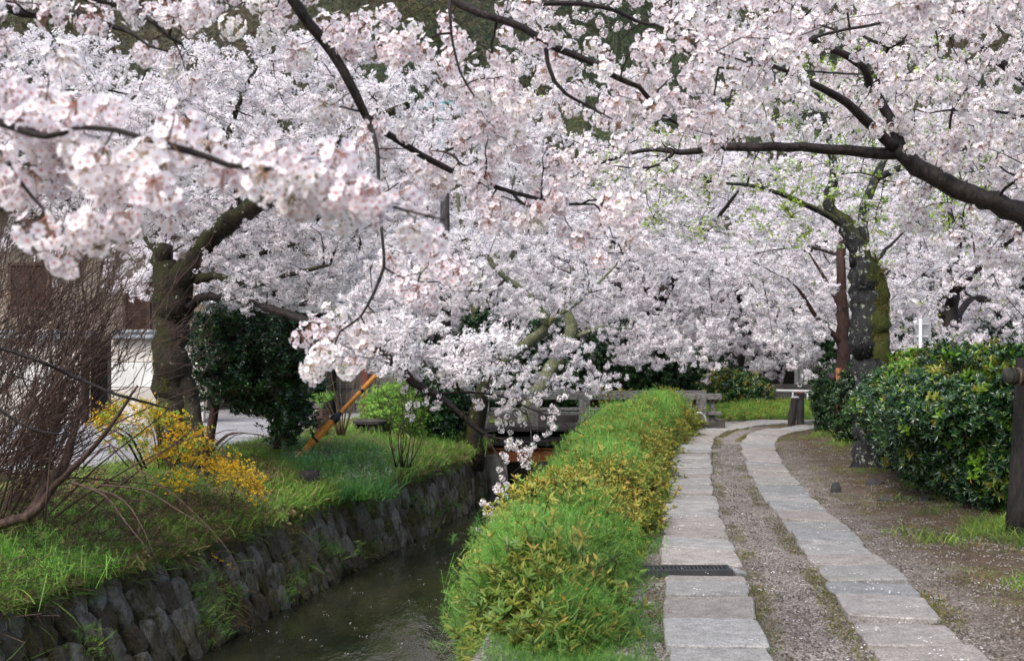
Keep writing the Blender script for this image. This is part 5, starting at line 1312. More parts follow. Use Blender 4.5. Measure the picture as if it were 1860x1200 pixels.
for i in range(3):
    mb = MB(); rng_ = np.random.default_rng(370 + i)
    for k in range(7):
        a = rng_.normal(size=3) * .05; mb.tube([a, a + rng_.normal(size=3) * [.05, .05, .03], a + rng_.normal(size=3) * [.12, .12, .06]], .0018, 3, cap=False)
    twiglet.append(mb.build('dead_twigs_%d' % i, [M['twig_red']], link=False))
litter = []
for i in range(3):
    mb = MB(); rng_ = np.random.default_rng(380 + i)
    for k in range(9): leaf(mb, rng_.normal(size=3) * [.07, .07, .012] + [0, 0, .02], rng_.normal(size=3) * [1, 1, .3], np.array([0, 0, 1.]) + rng_.normal(size=3) * .4, .05, .028, .4, 0, 1)
    litter.append(mb.build('dead_leaves_%d' % i, [M['dry']], link=False))
broad_t = [weedclump('broad_weed_%d' % i, 385 + i, 6, .12, .075, .030, M['weed'] if i else M['fern'], 5, spread=.05) for i in range(3)]
def stuff(name, pts, temps, scale, label=None, parent=None, **kw):
    o = scatter(name, pts, temps, scale, parent, **kw)
    return o
rng = np.random.default_rng(77)
def inpx(p, m=60):
    x, y = proj(p); return (x > -m) & (x < 1860 + m) & (y < 1200 + m) & (p[:, 1] > 3)

# grass, weeds and dead stems on the left bank
n = 30000
y = 6 + 22 * rng.random(n) ** 1.1; u = rng.random(n) ** 1.2 * 3.0 - .05; x = xwt(y) - u
p = np.c_[x, y, zleft(x, y)]; p = p[inpx(p)]; x, y = p[:, 0], p[:, 1]; u = xwt(y) - x
dens_ = nz2(x, y, 2.2, 7)
g = p[(dens_ > -.15)]; stuff('grass', g[::5], grass_t, (.7, 1.6), rng=rng)
stuff('dry_grass', p[(dens_ < .35)][::2], dry_t, (.6, 1.3), rng=rng)
stuff('leaf_litter', p[1::9], litter, (.7, 1.5), rng=rng, tilt=.5)
stuff('weeds', p[nz2(x, y, 2.9, 14) > .45][::5], weed_t, (.6, 1.1), rng=rng)
stuff('broad_weeds', p[nz2(x, y, 2.2, 17) > .3][::8], broad_t, (.7, 1.5), rng=rng)
q = p[(x < -2.9) & (y < 9.8) & (nz2(x, y, 1.9, 31) > -.1)][::5]; stuff('broad_weeds', q, broad_t + weed_t, (1.0, 2.0), rng=rng)
stuff('weeds', p[nz2(p[:, 0], p[:, 1], 1.6, 9) > .15][::4], low_t + weed_t[:1], (.8, 1.6), rng=rng)
q = p[(nz2(p[:, 0], p[:, 1], .9, 4) > .35) & (u > .25)][::14]; stuff('long_grass', q, long_t, (.5, .9), rng=rng)
# dead twigs and leaf litter
stuff('dead_twigs', p[(u > .0) & (u < 2.0) & (y < 13)][::5], twiglet, (.8, 1.8), rng=rng, tilt=.6)
# strap leaved clumps with little white flowers
q = np.array([(*W(px, 0, D)[:1], D) for px, D in [(560, 15.5), (600, 15.8), (640, 15.6), (580, 16.6), (620, 16.8), (660, 16.5), (690, 17.0), (720, 17.6), (540, 16.2), (610, 14.9), (650, 14.9), (680, 15.2), (530, 17.5), (640, 17.8), (670, 18.3)] for _ in range(7)])
q += rng.normal(size=q.shape) * .14; zq = zleft(q[:, 0], q[:, 1])
top = tag(empty('flowering_plant', (q[:, 0].mean(), q[:, 1].mean(), 0.0), 'blue green strap leaved clump dotted with little white flowers beside the orange guard', 'plant'))
stuff('strap_leaves', np.c_[q, zq][::1], strap_t, (.6, 1.0), parent=top, rng=rng)
q = np.array([(W(px, 0, D)[0], D) for px, D in [(600, 13.6), (630, 13.8), (660, 14.2), (680, 14.8), (700, 15.2), (610, 14.3), (640, 14.6), (590, 14.2), (760, 17.2), (790, 18), (820, 18.6), (840, 19)] for _ in range(7)])
q += rng.normal(size=q.shape) * .13; q[:, 0] = np.minimum(q[:, 0], xwt(q[:, 1]) - .05)
top = empty('grass_clump', (q[:, 0].mean(), q[:, 1].mean(), 0.0), 'bright lime green strap leaved clump spilling over the top of the canal wall', 'plant')
stuff('strap_leaves', np.c_[q, zleft(q[:, 0], q[:, 1])], bright_strap, (.6, 1.1), parent=top, rng=rng)
# growth on the wall face and its foot
n = 2600; y = 6 + 16 * rng.random(n); h = rng.random(n) ** 1.2
pw = np.array([wl(a, b) for a, b in zip(y, h)]); m_ = (nz2(pw[:, 1], pw[:, 2] * 3, 1.7, 3) > .38)
pw = pw[m_] + [.07, 0, 0]
stuff('wall_moss', pw[::2] + [-.03, 0, 0], moss_t + dry_t[:1], (1.0, 2.2), rng=rng, up=np.tile([.9, -.2, .3], (len(pw[::2]), 1)))
pw = pw[1::2]
stuff('wall_weeds', pw, low_t + weed_t[:1] + grass_t[:1] + dry_t[:1], (.35, .85), rng=rng, up=np.tile([.8, -.2, .7], (len(pw), 1)) + rng.normal(size=(len(pw), 3)) * .2)
# drooping grass over the wall top
n = 2600; y = 6 + 20 * rng.random(n); pw = np.c_[xwt(y) + rng.uniform(-.1, .06, n), y, np.full(n, TOPZ + .02)]
keepm = nz2(y, y, 1.3, 6) > -.5
stuff('overhanging_grass', pw[keepm], grass_t + dry_t[:2], (.6, 1.3), rng=rng, up=(np.tile([.75, -.1, .45], (n, 1)) + rng.normal(size=(n, 3)) * .3)[keepm])
# clear green clumps seen on the wall
q = np.array([wl(a, b) + [.1, 0, 0] for a, b in [(10.9, .55), (11.0, .4), (11.1, .7), (10.8, .25), (11.3, .5), (14.1, .45), (14.3, .3), (9.2, .55), (15.6, .8), (12.6, .2), (12.9, .3), (17.5, .55), (18.2, .3), (19.0, .25)] for _ in range(7)]) + rng.normal(size=(98, 3)) * .07
stuff('wall_weeds', q, weed_t + grass_t[:1], (.4, .9), rng=rng, up=np.tile([.7, -.3, .7], (98, 1)) + rng.normal(size=(98, 3)) * .25)

# moss standing out from the two old trunks
for cen_, root_, nn, sgn in zip(MOSS, ROOTS, (900, 1500), (-1, 1)):
    k = rng.integers(0, len(cen_), nn); th = rng.random(nn) * 6.283; dr_ = np.c_[np.cos(th), np.sin(th), np.zeros(nn)]
    q = cen_[k, :3] + dr_ * cen_[k, 3:4] * 1.0 + np.c_[np.zeros((nn, 2)), rng.uniform(-.05, .05, nn)]
    m_ = (dr_[:, 0] * sgn > -.35) & (nz2(q[:, 0] * 3, q[:, 2] * 2, 1.6, 3) > (-.35 if sgn > 0 else .15))
    scatter('moss_tufts', q[m_], moss_t, (.9, 1.7), root_, rng=rng, up=dr_[m_] + [0, 0, -.2])
# hedge of azalea between canal and path, overgrown with weeds
def hedge_top(y):
    return np.interp(y, [6, 6.6, 7.5, 9, 11, 14, 18, 21, 23.5, 24.2], [.02, .26, .38, .40, .43, .52, .62, .66, .60, .1])
def hx0(y): return np.interp(y, [6.2, 7, 8, 10, 13, 16, 20, 24], [.12, -.22, -.32, -.05, .35, .85, 1.75, 3.0])
def hx1(y): return np.interp(y, [6.2, 7, 8, 9, 10.5, 13, 16, 20, 24], [.45, .62, .78, .95, 1.32, 1.66, 2.10, 2.95, 3.95])
hg = empty('azalea_hedge', (.8, 12, 0), 'long low azalea hedge overgrown with bright weeds between canal and stone path', 'hedge')
n = 22000
y = 6.2 + 17.8 * rng.random(n) ** 1.25; s = rng.random(n)
x0, x1 = hx0(y), hx1(y); prof = (1 - np.abs(2 * s - 1) ** 2.6); x0 = x0 + .10 * nz2(y, y, 2.1, 3); x1 = x1 - .06 + .14 * nz2(y, y, 1.7, 8); x = x0 + (x1 - x0) * s
lump = .13 * nz2(x, y, 1.9, 1) + .09 * nz2(x, y, 4.6, 2) + .05 * rng.normal(size=n)
z = hedge_top(y) * prof ** .6 + lump * prof + np.where(s < .5, -.30 * (1 - prof), 0)
dz = rng.random(n) ** 2 * .24; z = z - dz
P = np.c_[x, y, z]; P = P[inpx(P)]; x, y = P[:, 0], P[:, 1]
ss = (x - hx0(y)) / (hx1(y) - hx0(y))
wmap = nz2(x, y, .9, 8) + .35 * nz2(x, y, 3, 5)
yb2 = y + .5 * nz2(x, y, 1.9, 4)
band = (yb2 > 9.1) & (yb2 < 10.2)
isw = (((yb2 > 7.0) & (yb2 <= 8.9) & (wmap > -.75)) | ((yb2 >= 10.3) & (ss < .86 + .22 * wmap)) | ((yb2 < 7.0) & (ss > .55) & (wmap > -.2))) & ~(band & (ss > .12))
azm = ~isw | (rng.random(len(P)) < .07)
nearz = yb2 < 8.9
up = np.c_[(ss - .5) * 1.6, np.full(len(P), -.25), np.ones(len(P))] + rng.normal(size=(len(P), 3)) * .25
stuff('azalea_foliage', P[azm & ~nearz], az_t, (.75, 1.25), parent=hg, rng=rng, up=up[azm & ~nearz])
stuff('azalea_foliage', P[azm & nearz][::2], aznear_t, (.7, 1.1), parent=hg, rng=rng, up=up[azm & nearz][::2])
Pw = P[isw] + [0, 0, .03]; stuff('weeds', Pw[::3], weed_t, (.55, 1.0), rng=rng, up=up[isw][::3]); stuff('weeds', Pw[1::5], low_t, (1.1, 2.0), rng=rng, up=up[isw][1::5]); stuff('broad_weeds', Pw[2::16], broad_t, (.5, .85), rng=rng); stuff('azalea_shoots', Pw[3::60], az_t, (.8, 1.1), rng=rng, up=up[isw][3::60])
stuff('long_grass', Pw[nz2(Pw[:, 0], Pw[:, 1], 1.5, 2) > .3][::46], long_t, (.5, .95), rng=rng)
st_ = MB()
for k in range(240):
    yy3 = 6.6 + 17 * rng.random(); xx3 = hx0(yy3) + (hx1(yy3) - hx0(yy3)) * rng.uniform(.3, .95)
    b0 = np.array([xx3, yy3, -.02]); st_.tube([b0, b0 + [rng.normal() * .08, rng.normal() * .08, .25], b0 + [rng.normal() * .07, rng.normal() * .07, .34]], [.009, .006, .003], 4, cap=False)
st_.build('stems', M['twig'], hg)['kind'] = 'stuff'
q = Pw[nz2(Pw[:, 0], Pw[:, 1], 2.2, 11) > .55][::7]; stuff('tall_weeds', q + [0, 0, .05], weed_t, (1.0, 1.5), rng=rng)
# low spill of weeds on its path side and on the corner by the water
n = 7000; y = 5.6 + 18 * rng.random(n) ** 1.4; x = hx1(y) + rng.normal(size=n) * .18 - .06
k_ = (x < np.interp(y, [a[1] for a in e1l], [a[0] for a in e1l]) - .03) & (nz2(x, y, 2.2, 3) > -.35)
p = np.c_[x, y, zright(x, y)][k_]; stuff('low_weeds', p, low_t + short_t[:1], (.5, 1.1), rng=rng)
n = 2600; x = rng.uniform(-.15, .85, n); y = rng.uniform(5.6, 7.6, n); k_ = (x > xrw(y) + .03) & (nz2(x, y, 2.4, 6) + (x < .45) * .7 > .2); p = np.c_[x, y, zright(x, y)][k_]; stuff('low_weeds', p, low_t, (.4, .8), rng=rng)
# leafy shoot that stands above the hedge near the bridge
t_ = empty('sapling', (*W(1102, 0, 20)[:2], 0), 'thin yellow green sapling standing above the hedge in front of the bridge railing', 'sapling')
c = [W(1120, 790, 20), W(1110, 740, 20), W(1102, 705, 20)]; mb = MB(); mb.tube(c, [.01, .008, .004], 5); mb.build('stem', M['twig'], t_)
q = np.array([W(1102 + rng.normal() * 14, 700 + rng.uniform(0, 60), 20) for _ in range(16)]); stuff('leaves', q, az_t, (.6, .9), parent=t_, rng=rng)

# moss and grass along the edges of the paving, fallen petals, pebbles
pts = []
for ei, (cl, cr) in enumerate(edge_pts):
    for c_, sgn, dn in ((cl, -1, .5 if ei == 0 else 1.0), (cr, 1, 1.0 if ei == 0 else .5)):
        m0 = (c_[:, 1] > 5.2) & (c_[:, 0] < 9)
        base = np.repeat(c_[m0], 12, 0); s_ = sgn * np.abs(rng.normal(size=len(base))) * .028 + sgn * .006
        q = base + np.c_[s_, rng.normal(size=len(base)) * .03]
        w_ = nz2(q[:, 0], q[:, 1], 1.1, ei + 3) + .3 * nz2(q[:, 0], q[:, 1], 4, 1)
        pts.append(q[(w_ > .55 - dn * .75) & (rng.random(len(q)) < np.interp(q[:, 1], [6, 9], [.55, 1]))])
q = np.concatenate(pts); q = np.c_[q, zright(q[:, 0], q[:, 1])]
stuff('moss', q, moss_t, (.7, 1.6), rng=rng)
m_ = nz2(q[:, 0], q[:, 1], 2.3, 12) > .75; stuff('short_grass', q[m_][::5], short_t, (.4, .8), rng=rng)
n = 9000; y = 4.9 + 15 * rng.random(n) ** 1.5; x = rng.uniform(.4, 4.6, n); x = x + .1 * (y - 6)
p = np.c_[x, y, zright(x, y) + .004]; p = p[inpx(p)]; stuff('gravel', p, peb_t, (.6, 1.3), rng=rng, tilt=.1)
n = 1700; y = 4.9 + 17 * rng.random(n) ** 1.25; x = rng.uniform(.3, 5.0, n) + .12 * (y - 6)
dn = (nz2(x, y, 1.3, 21) + .4 * rng.normal(size=n) > -.1); p = np.c_[x, y, zright(x, y) + .04 * 0 + .006][dn]
on = np.zeros(len(p), bool)
for cl, cr in edge_pts:
    on |= (p[:, 0] > np.interp(p[:, 1], cl[:, 1], cl[:, 0])) & (p[:, 0] < np.interp(p[:, 1], cr[:, 1], cr[:, 0]))
p[on, 2] = .037
stuff('fallen_petals', p[inpx(p)], pet_t, (.5, 1.1), rng=rng, tilt=.15)
n = 300; y = 8 + 14 * rng.random(n); s_ = rng.random(n); x = xwb(y) + s_ * (xrw(y) - xwb(y)); p = np.c_[x, y, np.full(n, WATER_Z + .004)]
stuff('floating_petals', p[inpx(p)][nz2(x, y, .8, 2)[inpx(p)] > -.6], pet_t, (.5, 1.0), rng=rng, tilt=.02)
n = 900; y = 8 + 12 * rng.random(n); x = xwt(y) - rng.random(n) * 1.6; p = np.c_[x, y, zleft(x, y) + .05]; stuff('fallen_petals', p[inpx(p)], pet_t, (.4, .8), rng=rng, tilt=.5)
# grass and litter at the right hedge foot
n = 17000; y = 7 + 17 * rng.random(n) ** 1.2; x = p_right(y) + rng.uniform(.35, 3.2, n)
e_ = x - p_right(y); w_ = nz2(x, y, 1.3, 9) + .4 * nz2(x, y, 3.7, 4) + np.interp(e_, [.3, 1.2, 2], [-.7, 0, .4])
p = np.c_[x, y, zright(x, y)]; ok = inpx(p)
stuff('grass', p[ok & (w_ > .22)][::3], grass_t + short_t, (.5, 1.2), rng=rng)
stuff('dry_grass', p[ok & (w_ > -.25) & (w_ < .3)][::3], short_t + dry_t[:1], (.35, .8), rng=rng)
stuff('moss', p[ok & (w_ > -.45) & (w_ < .1)][::3], moss_t, (.8, 1.6), rng=rng)
q = np.array([W(px, 0, D)[:2] for px, D in [(1800, 9.7), (1825, 9.4), (1850, 9.2), (1870, 9.1), (1780, 9.9), (1840, 9.8), (1760, 10.3), (1700, 11)] for _ in range(6)]) + rng.normal(size=(48, 2)) * .09
stuff('long_grass', np.c_[q, zright(q[:, 0], q[:, 1])], long_t, (.5, .95), rng=rng)

# ------------------------------------------------------------------ right hedge
def hedge(name, label, cells, D_top, tri, temps, tops, keep300=False, seed=5):
    pass
hr = empty('evergreen_hedge', (W(1720, 0, 11.5)[0], 11.5, 0), 'tall dark glossy evergreen hedge with fresh green tips at the right of the path', 'hedge')
rng = np.random.default_rng(91)
# front face runs from near the support post back to the lichen spotted trunk
def hface(s):                      # s 0 near .. 1 far : position, height
    y = 9.9 + s * 8.5
    x = np.interp(s, [0, .12, .3, .6, 1], [4.55, 4.0, 4.05, 4.75, 6.0]); return x, y
n = 3600
s = rng.random(n) ** 1.15; x, y = hface(s); h = rng.random(n); H = np.interp(s, [0, .15, .5, 1], [1.44, 1.50, 1.42, 1.34]) + .07 * nz2(y, y, 2.4, 1)
under = np.interp(h, [0, .12, .3, .6, .85, 1], [.62, .30, .05, -.06, .05, .5])       # rounded section
lum = .24 * nz2(y * 1.0, h * 3, 1.5, 3) + .07 * nz2(y * 3, h * 8, 1.2, 4)
px_ = x + under + lum + np.abs(rng.normal(size=n)) * .13; z = .18 + h * (H - .18) + .05 * nz2(x, y, 3, 1)
P = np.c_[px_, y + rng.normal(size=n) * .05, z]
nt_ = 2200; s2 = rng.random(nt_); x2, y2 = hface(s2); w2 = rng.random(nt_) * 1.6; H2 = np.interp(s2, [0, .15, .5, 1], [1.44, 1.50, 1.42, 1.34])
PT = np.c_[x2 + .3 + w2, y2, H2 + .10 * nz2(x2 + w2, y2, 2.2, 3) + .07 * nz2(x2, y2, 6, 5) + .05 * rng.normal(size=nt_)]
ok = inpx(P); P = P[ok]; h = h[ok]
PT = PT[inpx(PT)]
up = np.c_[np.full(len(P), -.9), np.full(len(P), -.55), np.interp(h, [0, .5, 1], [-.1, .5, 1.2])] + rng.normal(size=(len(P), 3)) * .35
order = np.argsort(P[:, 1]); P, up, h = P[order], up[order], h[order]
eu = euler_from_up(up, rng)
first = np.arange(0, len(P)) < 290
for i in range(290):
    j = i * 3 if i * 3 < len(P) else i
    tm = (hedgetop_t if (h[j] > .9 and rng.random() < .45) or rng.random() < .06 else hedge_t); o = bpy.data.objects.new('leafy_shoot', tm[i % 3].data); COL.objects.link(o)
    o.parent = hr; o.location = Vector(P[j]) - Vector(hr.location); o.rotation_euler = eu[j]; o.scale = [rng.uniform(.85, 1.15)] * 3
used = np.zeros(len(P), bool); used[[i * 3 for i in range(290) if i * 3 < len(P)]] = True
topish = (h > .88) | (rng.random(len(P)) < .07)
scatter('hedge_foliage', P[~used & ~topish], hedge_t, (.8, 1.15), hr, rot=eu[~used & ~topish], rng=rng)
scatter('hedge_foliage', P[~used & topish], hedgetop_t, (.8, 1.15), hr, rot=eu[~used & topish], rng=rng)
mt = rng.random(len(PT)) < .38
scatter('hedge_tips', PT[mt], hedgetop_t, (.8, 1.2), hr, rng=rng, tilt=.5); scatter('hedge_foliage', PT[~mt], hedge_t, (.8, 1.2), hr, rng=rng, tilt=.6)
mb = MB()
for k in range(26):
    s = rng.random(); x, y = hface(s); x += .55 + rng.random() * .5; b0 = np.array([x, y, .05]); 
    mb.tube([b0, b0 + [rng.normal() * .1, 0, .5], b0 + [rng.normal() * .25 - .1, 0, 1.1]], [.035, .025, .012], 6, cap=False)
    for j in range(4):
        c = b0 + [0, 0, .3 + .2 * j]; mb.tube([c, c + [-.25, rng.normal() * .1, .12], c + [-.45, rng.normal() * .2, .2]], [.012, .008, .004], 4, cap=False)
mb.build('hedge_stems', M['bark'], hr)['kind'] = 'stuff'
# inner shade: the dense twiggy heart of the hedge
n = 2200; s = rng.random(n); x, y = hface(s); z = .3 + rng.random(n) * 1.05; P = np.c_[x + .45 + rng.random(n) * 1.3, y, z]
scatter('inner_foliage', P[inpx(P)], hedge_t, (1.0, 1.4), hr, rng=rng, tilt=1.5)

def blobbush(name, label, cat, c, r, n, temps, sc, seed, mat=None, stems=8, shell=.8, zmin=.0, fol='foliage', lumps=.18):
    rg = np.random.default_rng(seed); root = empty(name, (c[0], c[1], 0), label, cat)
    d = rg.normal(size=(n, 3)); d /= np.linalg.norm(d, axis=1)[:, None]
    u = 1 - rg.random(n) ** 2.2 * .5
    k = 1 + lumps * nz2(d[:, 0] * 2 + d[:, 2], d[:, 1] * 2 - d[:, 2], 1.6, seed % 7)
    P = np.array(c) + d * (u * k)[:, None] * np.array(r); m0 = (P[:, 2] > zmin) & inpx(P); P, d = P[m0], d[m0]
    scatter(fol, P, temps, sc, root, rng=rg, up=d + [0, 0, .5] + rg.normal(size=d.shape) * .3)
    mb = MB()
    for i in range(stems):
        a = rg.random() * 6.28; e = np.array([math.cos(a) * r[0] * .6, math.sin(a) * r[1] * .6, c[2] + r[2] * .3]); b0 = np.array([c[0], c[1], 0.]) + [e[0] * .12, e[1] * .12, 0]
        mb.tube([b0, b0 + e * [.4, .4, .6], np.array([c[0], c[1], 0]) + e], [.03, .02, .008], 5, cap=False)
    mb.build('stems', mat or M['bark'], root)['kind'] = 'stuff'
    return root
D = 22.5; c = W(1515, 725, D)
blobbush('round_bush', 'rounded dark evergreen bush left of the orange stake', 'bush', (c[0] + .1, D, .62), (.52, .6, .78), 900, hedge_t, (.7, 1.0), 401)
D = 19.0; blobbush('round_bush', 'dark evergreen bush between orange stake and the lichen spotted trunk', 'bush', (W(1560, 0, D)[0], D, .6), (.42, .5, .75), 600, hedge_t + hedgetop_t[:1], (.7, 1.0), 402)
# left bank evergreen
t = Tree('evergreen_tree', (W(390, 0, 16.5)[0], 16.5, 0), 'dark glossy evergreen tree with slim brown trunks, right of the mossy cherry', mat=M['bark_brown'], twig=M['bark_brown'], seed=411)
t.limb([(378, 815, 16.5, .075), (388, 760, 16.5, .065), (395, 700, 16.5, .06), (405, 640, 16.5, .045), (420, 590, 16.5, .03)], 'trunk', 10)
t.limb([(503, 815, 17, .07), (505, 760, 17, .06), (500, 700, 17, .05), (480, 640, 17, .035)], 'trunk', 10)
t.limb([(395, 705, 16.5, .04), (420, 680, 16.4, .03), (470, 650, 16.2, .02)]); t.limb([(390, 740, 16.5, .03), (365, 700, 16.4, .02), (360, 640, 16.3, .015)])
T = np.concatenate([pxvol(t.rng, 150, [(350, 610), (400, 570), (520, 560), (575, 620), (560, 690), (500, 740), (430, 745), (350, 720)], 15.4, 17.8), pxvol(t.rng, 26, [(340, 600), (560, 590), (600, 700), (540, 790), (400, 770), (340, 740)], 15.6, 17.6), pxvol(t.rng, 30, [(440, 700), (550, 690), (560, 790), (470, 790)], 15.8, 17)])
t.grow(T, K=5, wob=.08); t.build_twigs(4, .0028); p = t.blossoms(.055, .03, .07, start=0)
scatter('crown', p, ever_t, (.8, 1.25), t.root, rng=t.rng, tilt=1.0)
print('ever', len(p))
# greenery behind the bridge and around
blobbush('green_shrub', 'bright green shrub with white flowers behind the stump table', 'shrub', (W(718, 0, 21.6)[0], 21.6, .45), (.62, .6, .55), 1000, bush_t, (.5, .8), 421)
q = ell(np.random.default_rng(5), 60, (W(715, 0, 21.3)[0], 21.3, .75), (.55, .4, .35), .9)
blobbush('leafy_shrub', 'dark leafy shrub at the left end of the bridge, below the white blossoms', 'shrub', (W(800, 0, 22)[0], 22, .55), (.5, .6, .75), 700, ever_t, (.7, 1.1), 422)
for i, (px, D, cz, rx, rz, tm, lab) in enumerate([
        (1010, 31, 1.0, 1.6, 1.3, ever_t, 'dark green evergreen shrub behind the left half of the bridge railing'),
        (1140, 33, 1.1, 1.7, 1.3, ever_t, 'broad dark green shrub behind the middle of the bridge railing'),
        (1240, 35, .7, 1.6, 1.0, ever_t, 'green shrub behind the right end of the bridge railing'),
        (1335, 30, .40, .8, .6, ever_t + az_t[:1], 'dark green shrub right behind the bridge end'),
        (900, 30, 1.1, 1.4, 1.5, ever_t, 'dark evergreen shrub beside the forked olive trunk'),
        (1560, 36, 1.2, 1.6, 1.5, ever_t, 'dark shrub behind the slim brown trunk'),
        (720, 32, 1.1, 1.6, 1.6, ever_t, 'dark evergreen behind the block wall on the left bank'),
        (1750, 34, 1.0, 3.4, 1.6, ever_t, 'wide dark evergreen behind the road sign'),]):
    blobbush('evergreen_shrub' if tm is ever_t else 'green_shrub', lab, 'shrub', (W(px, 0, D)[0], D, cz), (rx, 1.3, rz), 1100, tm, (1.2, 1.9), 430 + i, zmin=.1)
# green bank beyond the bridge beside the far path
n = 2600; rg = np.random.default_rng(12); y = rg.uniform(26.5, 31, n); x = np.interp(y, [26, 31], [4.6, 5.2]) + rg.random(n) * 3.3; zz_ = .03 + .20 * np.sin(np.clip((x - 4.5) / 3.9, 0, 1) * 3.14) ** .5 + .1 * nz2(x, y, 2) ; P = np.c_[x, y, zz_ * np.interp(y, [26.5, 28], [.2, 1])]
far_bank = empty('low_shrubs', (6.5, 28.5, 0), 'low bright green bank of shrubs beside the far path, right of the bridge', 'shrub')
scatter('foliage', P, weed_t + az_t[:1], (.8, 1.4), far_bank, rng=rg)
n = 2500; y = rg.uniform(24, 60, n); x = xrw(y) + rg.uniform(0, 12, n); P = np.c_[x, y, np.zeros(n)]; P = P[inpx(P) & ~((P[:, 1] < 29) & (P[:, 0] > 3.4))]; scatter('weeds', P, az_t + weed_t[:2], (1.0, 1.6), rng=rg)
n = 2500; y = rg.uniform(19, 60, n); x = xwt(y) - rg.random(n) ** 1.5 * 14; P = np.c_[x, y, zleft(x, y)]; P = P[inpx(P) & ~((P[:, 1] < 30) & (xwt(P[:, 1]) - P[:, 0] > 2.3))]; scatter('weeds', P, weed_t + grass_t[:1], (1.2, 2.2), rng=rg)

# yellow flowering shrub
t = Tree('forsythia', (W(300, 0, 12.3)[0], 12.3, 0), 'yellow flowering shrub arching over the grassy bank in front of the mossy cherry', 'shrub', mat=M['twig_red'], twig=M['twig_red'], seed=441)
for i in range(16):
    a = t.rng.uniform(-1, 1); px0 = 300 + a * 70
    t.limb([(px0, 850, 12.4, .008), (px0 + a * 60, 790, 12.2 + t.rng.normal() * .2, .006), (px0 + a * 130, 750 + abs(a) * 45, 12.0 + t.rng.normal() * .3, .003)], 'stem', 5, 0)
t.limb([(320, 840, 12.2, .007), (360, 800, 12, .006), (420, 835, 11.8, .005), (455, 865, 11.7, .004), (470, 910, 11.6, .003), (490, 955, 11.5, .002)], 'stem', 5, 0, step=.06)
T = np.concatenate([pxvol(t.rng, 105, [(165, 765), (210, 728), (300, 730), (350, 760), (350, 830), (280, 835), (190, 800)], 11.6, 12.9), pxvol(t.rng, 95, [(330, 765), (400, 795), (475, 870), (470, 905), (430, 880), (360, 845)], 11.4, 12.3), pxvol(t.rng, 14, [(290, 860), (350, 850), (350, 885), (300, 880)], 11.2, 11.6)])
t.grow(T, K=5, wob=.1); t.build_twigs(4, .0018); p = t.blossoms(.15, .01, .035, start=.1)
xx, yy = proj(p); scatter('blossoms', p[nz2(p[:, 0], p[:, 2], 3.5, 4) > -.35], yel_t, (.5, .85), t.root, rng=t.rng, tilt=1)
scatter('leaves', p[(xx < 380)][::2], young_sprays, (.6, 1.0), t.root, rng=t.rng, tilt=1)
q = np.array([wl(11.3 + .1 * k, .85 - .06 * k) + [.12, 0, 0] for k in range(4)]); scatter('blossoms', q, yel_t, (.3, .4), t.root, rng=t.rng)
print('yellow', len(p))
# big bare shrub on the left
t = Tree('bare_shrub', (W(90, 0, 9.6)[0], 9.6, 0), 'big leafless shrub with a thicket of reddish brown twigs, left edge', 'shrub', mat=M['twig_red'], twig=M['twig_red'], seed=451)
rg = t.rng
S_, Dd_, LV = [], [], []
def rod(p0, ang, L, D, bend, r0, r1, K=7):
    """a twig in the plane facing the path: angle from upright, length and droop; points with radii"""
    u = np.linspace(0, 1, K); a_ = ang + bend * u; st = L / (K - 1)
    x = p0[0] + np.r_[0, np.cumsum(np.sin(a_[:-1]) * st)]; z = p0[2] + np.r_[0, np.cumsum(np.cos(a_[:-1]) * st)]
    y = p0[1] + np.cumsum(np.r_[0, rg.normal(size=K - 1) * .02]) + u * D
    x[1:] += rg.normal(size=K - 1) * .006; z[1:] += rg.normal(size=K - 1) * .006
    S_.append(np.c_[x, y, z]); Dd_.append(np.linspace(r0, r1, K)); return S_[-1], a_
for i in range(105):
    b0 = W(rg.uniform(-140, 130), rg.uniform(850, 960), rg.uniform(9.2, 10.8)); ang = rg.normal(.62, .42); L = rg.uniform(1.0, 2.3)
    P0_, a0 = rod(b0, ang, L, rg.normal() * .25, rg.uniform(-.1, .35), rg.uniform(.005, .010), .003)
    if i < 50:
        Q0 = W(rg.uniform(-160, 120), rg.uniform(560, 760), rg.uniform(9.6, 11)); P2_, a2 = rod(Q0, rg.uniform(.2, 1.3), rg.uniform(.8, 1.5), rg.normal() * .2, rg.uniform(-.1, .3), .006, .003); 
        for j in range(7):
            k = rg.integers(1, 6); s1 = rg.choice([-1, 1]); rod(P2_[k], a2[k] + s1 * rg.uniform(.2, .5), rg.uniform(.3, .8), 0, -s1 * rg.uniform(0, .3), .0036, .0020)
        S_.append(P0_); Dd_.append(np.linspace(.008, .003, 7))
    if i < 24:
        mb = MB(); mb.tube(S_.pop(), Dd_.pop() * 1.3, 6); mb.build('stem', M['twig_red'], t.root, smooth=True)
    for j in range(9):
        k = rg.integers(1, 7); q0 = P0_[k]; s1 = rg.choice([-1, 1]); P1_, a1 = rod(q0, a0[min(k, 6)] + s1 * rg.uniform(.2, .55), rg.uniform(.35, .95), rg.normal() * .15, -s1 * rg.uniform(0, .35), .0042, .0024)
        for m_ in range(3):
            k2 = rg.integers(1, 6); s2 = rg.choice([-1, 1]); rod(P1_[k2], a1[k2] + s2 * rg.uniform(.2, .6), rg.uniform(.15, .45), rg.normal() * .05, -s2 * rg.uniform(0, .3), .0030, .0018)
A_, B_ = np.array(S_), np.array(Dd_)
xx_, yy_ = proj(A_.reshape(-1, 3)); ok_ = ((yy_.reshape(A_.shape[:2]) > 330) & (xx_.reshape(A_.shape[:2]) < 400)).all(1)
xm_, ym_ = xx_.reshape(A_.shape[:2]).max(1), yy_.reshape(A_.shape[:2]).max(1)
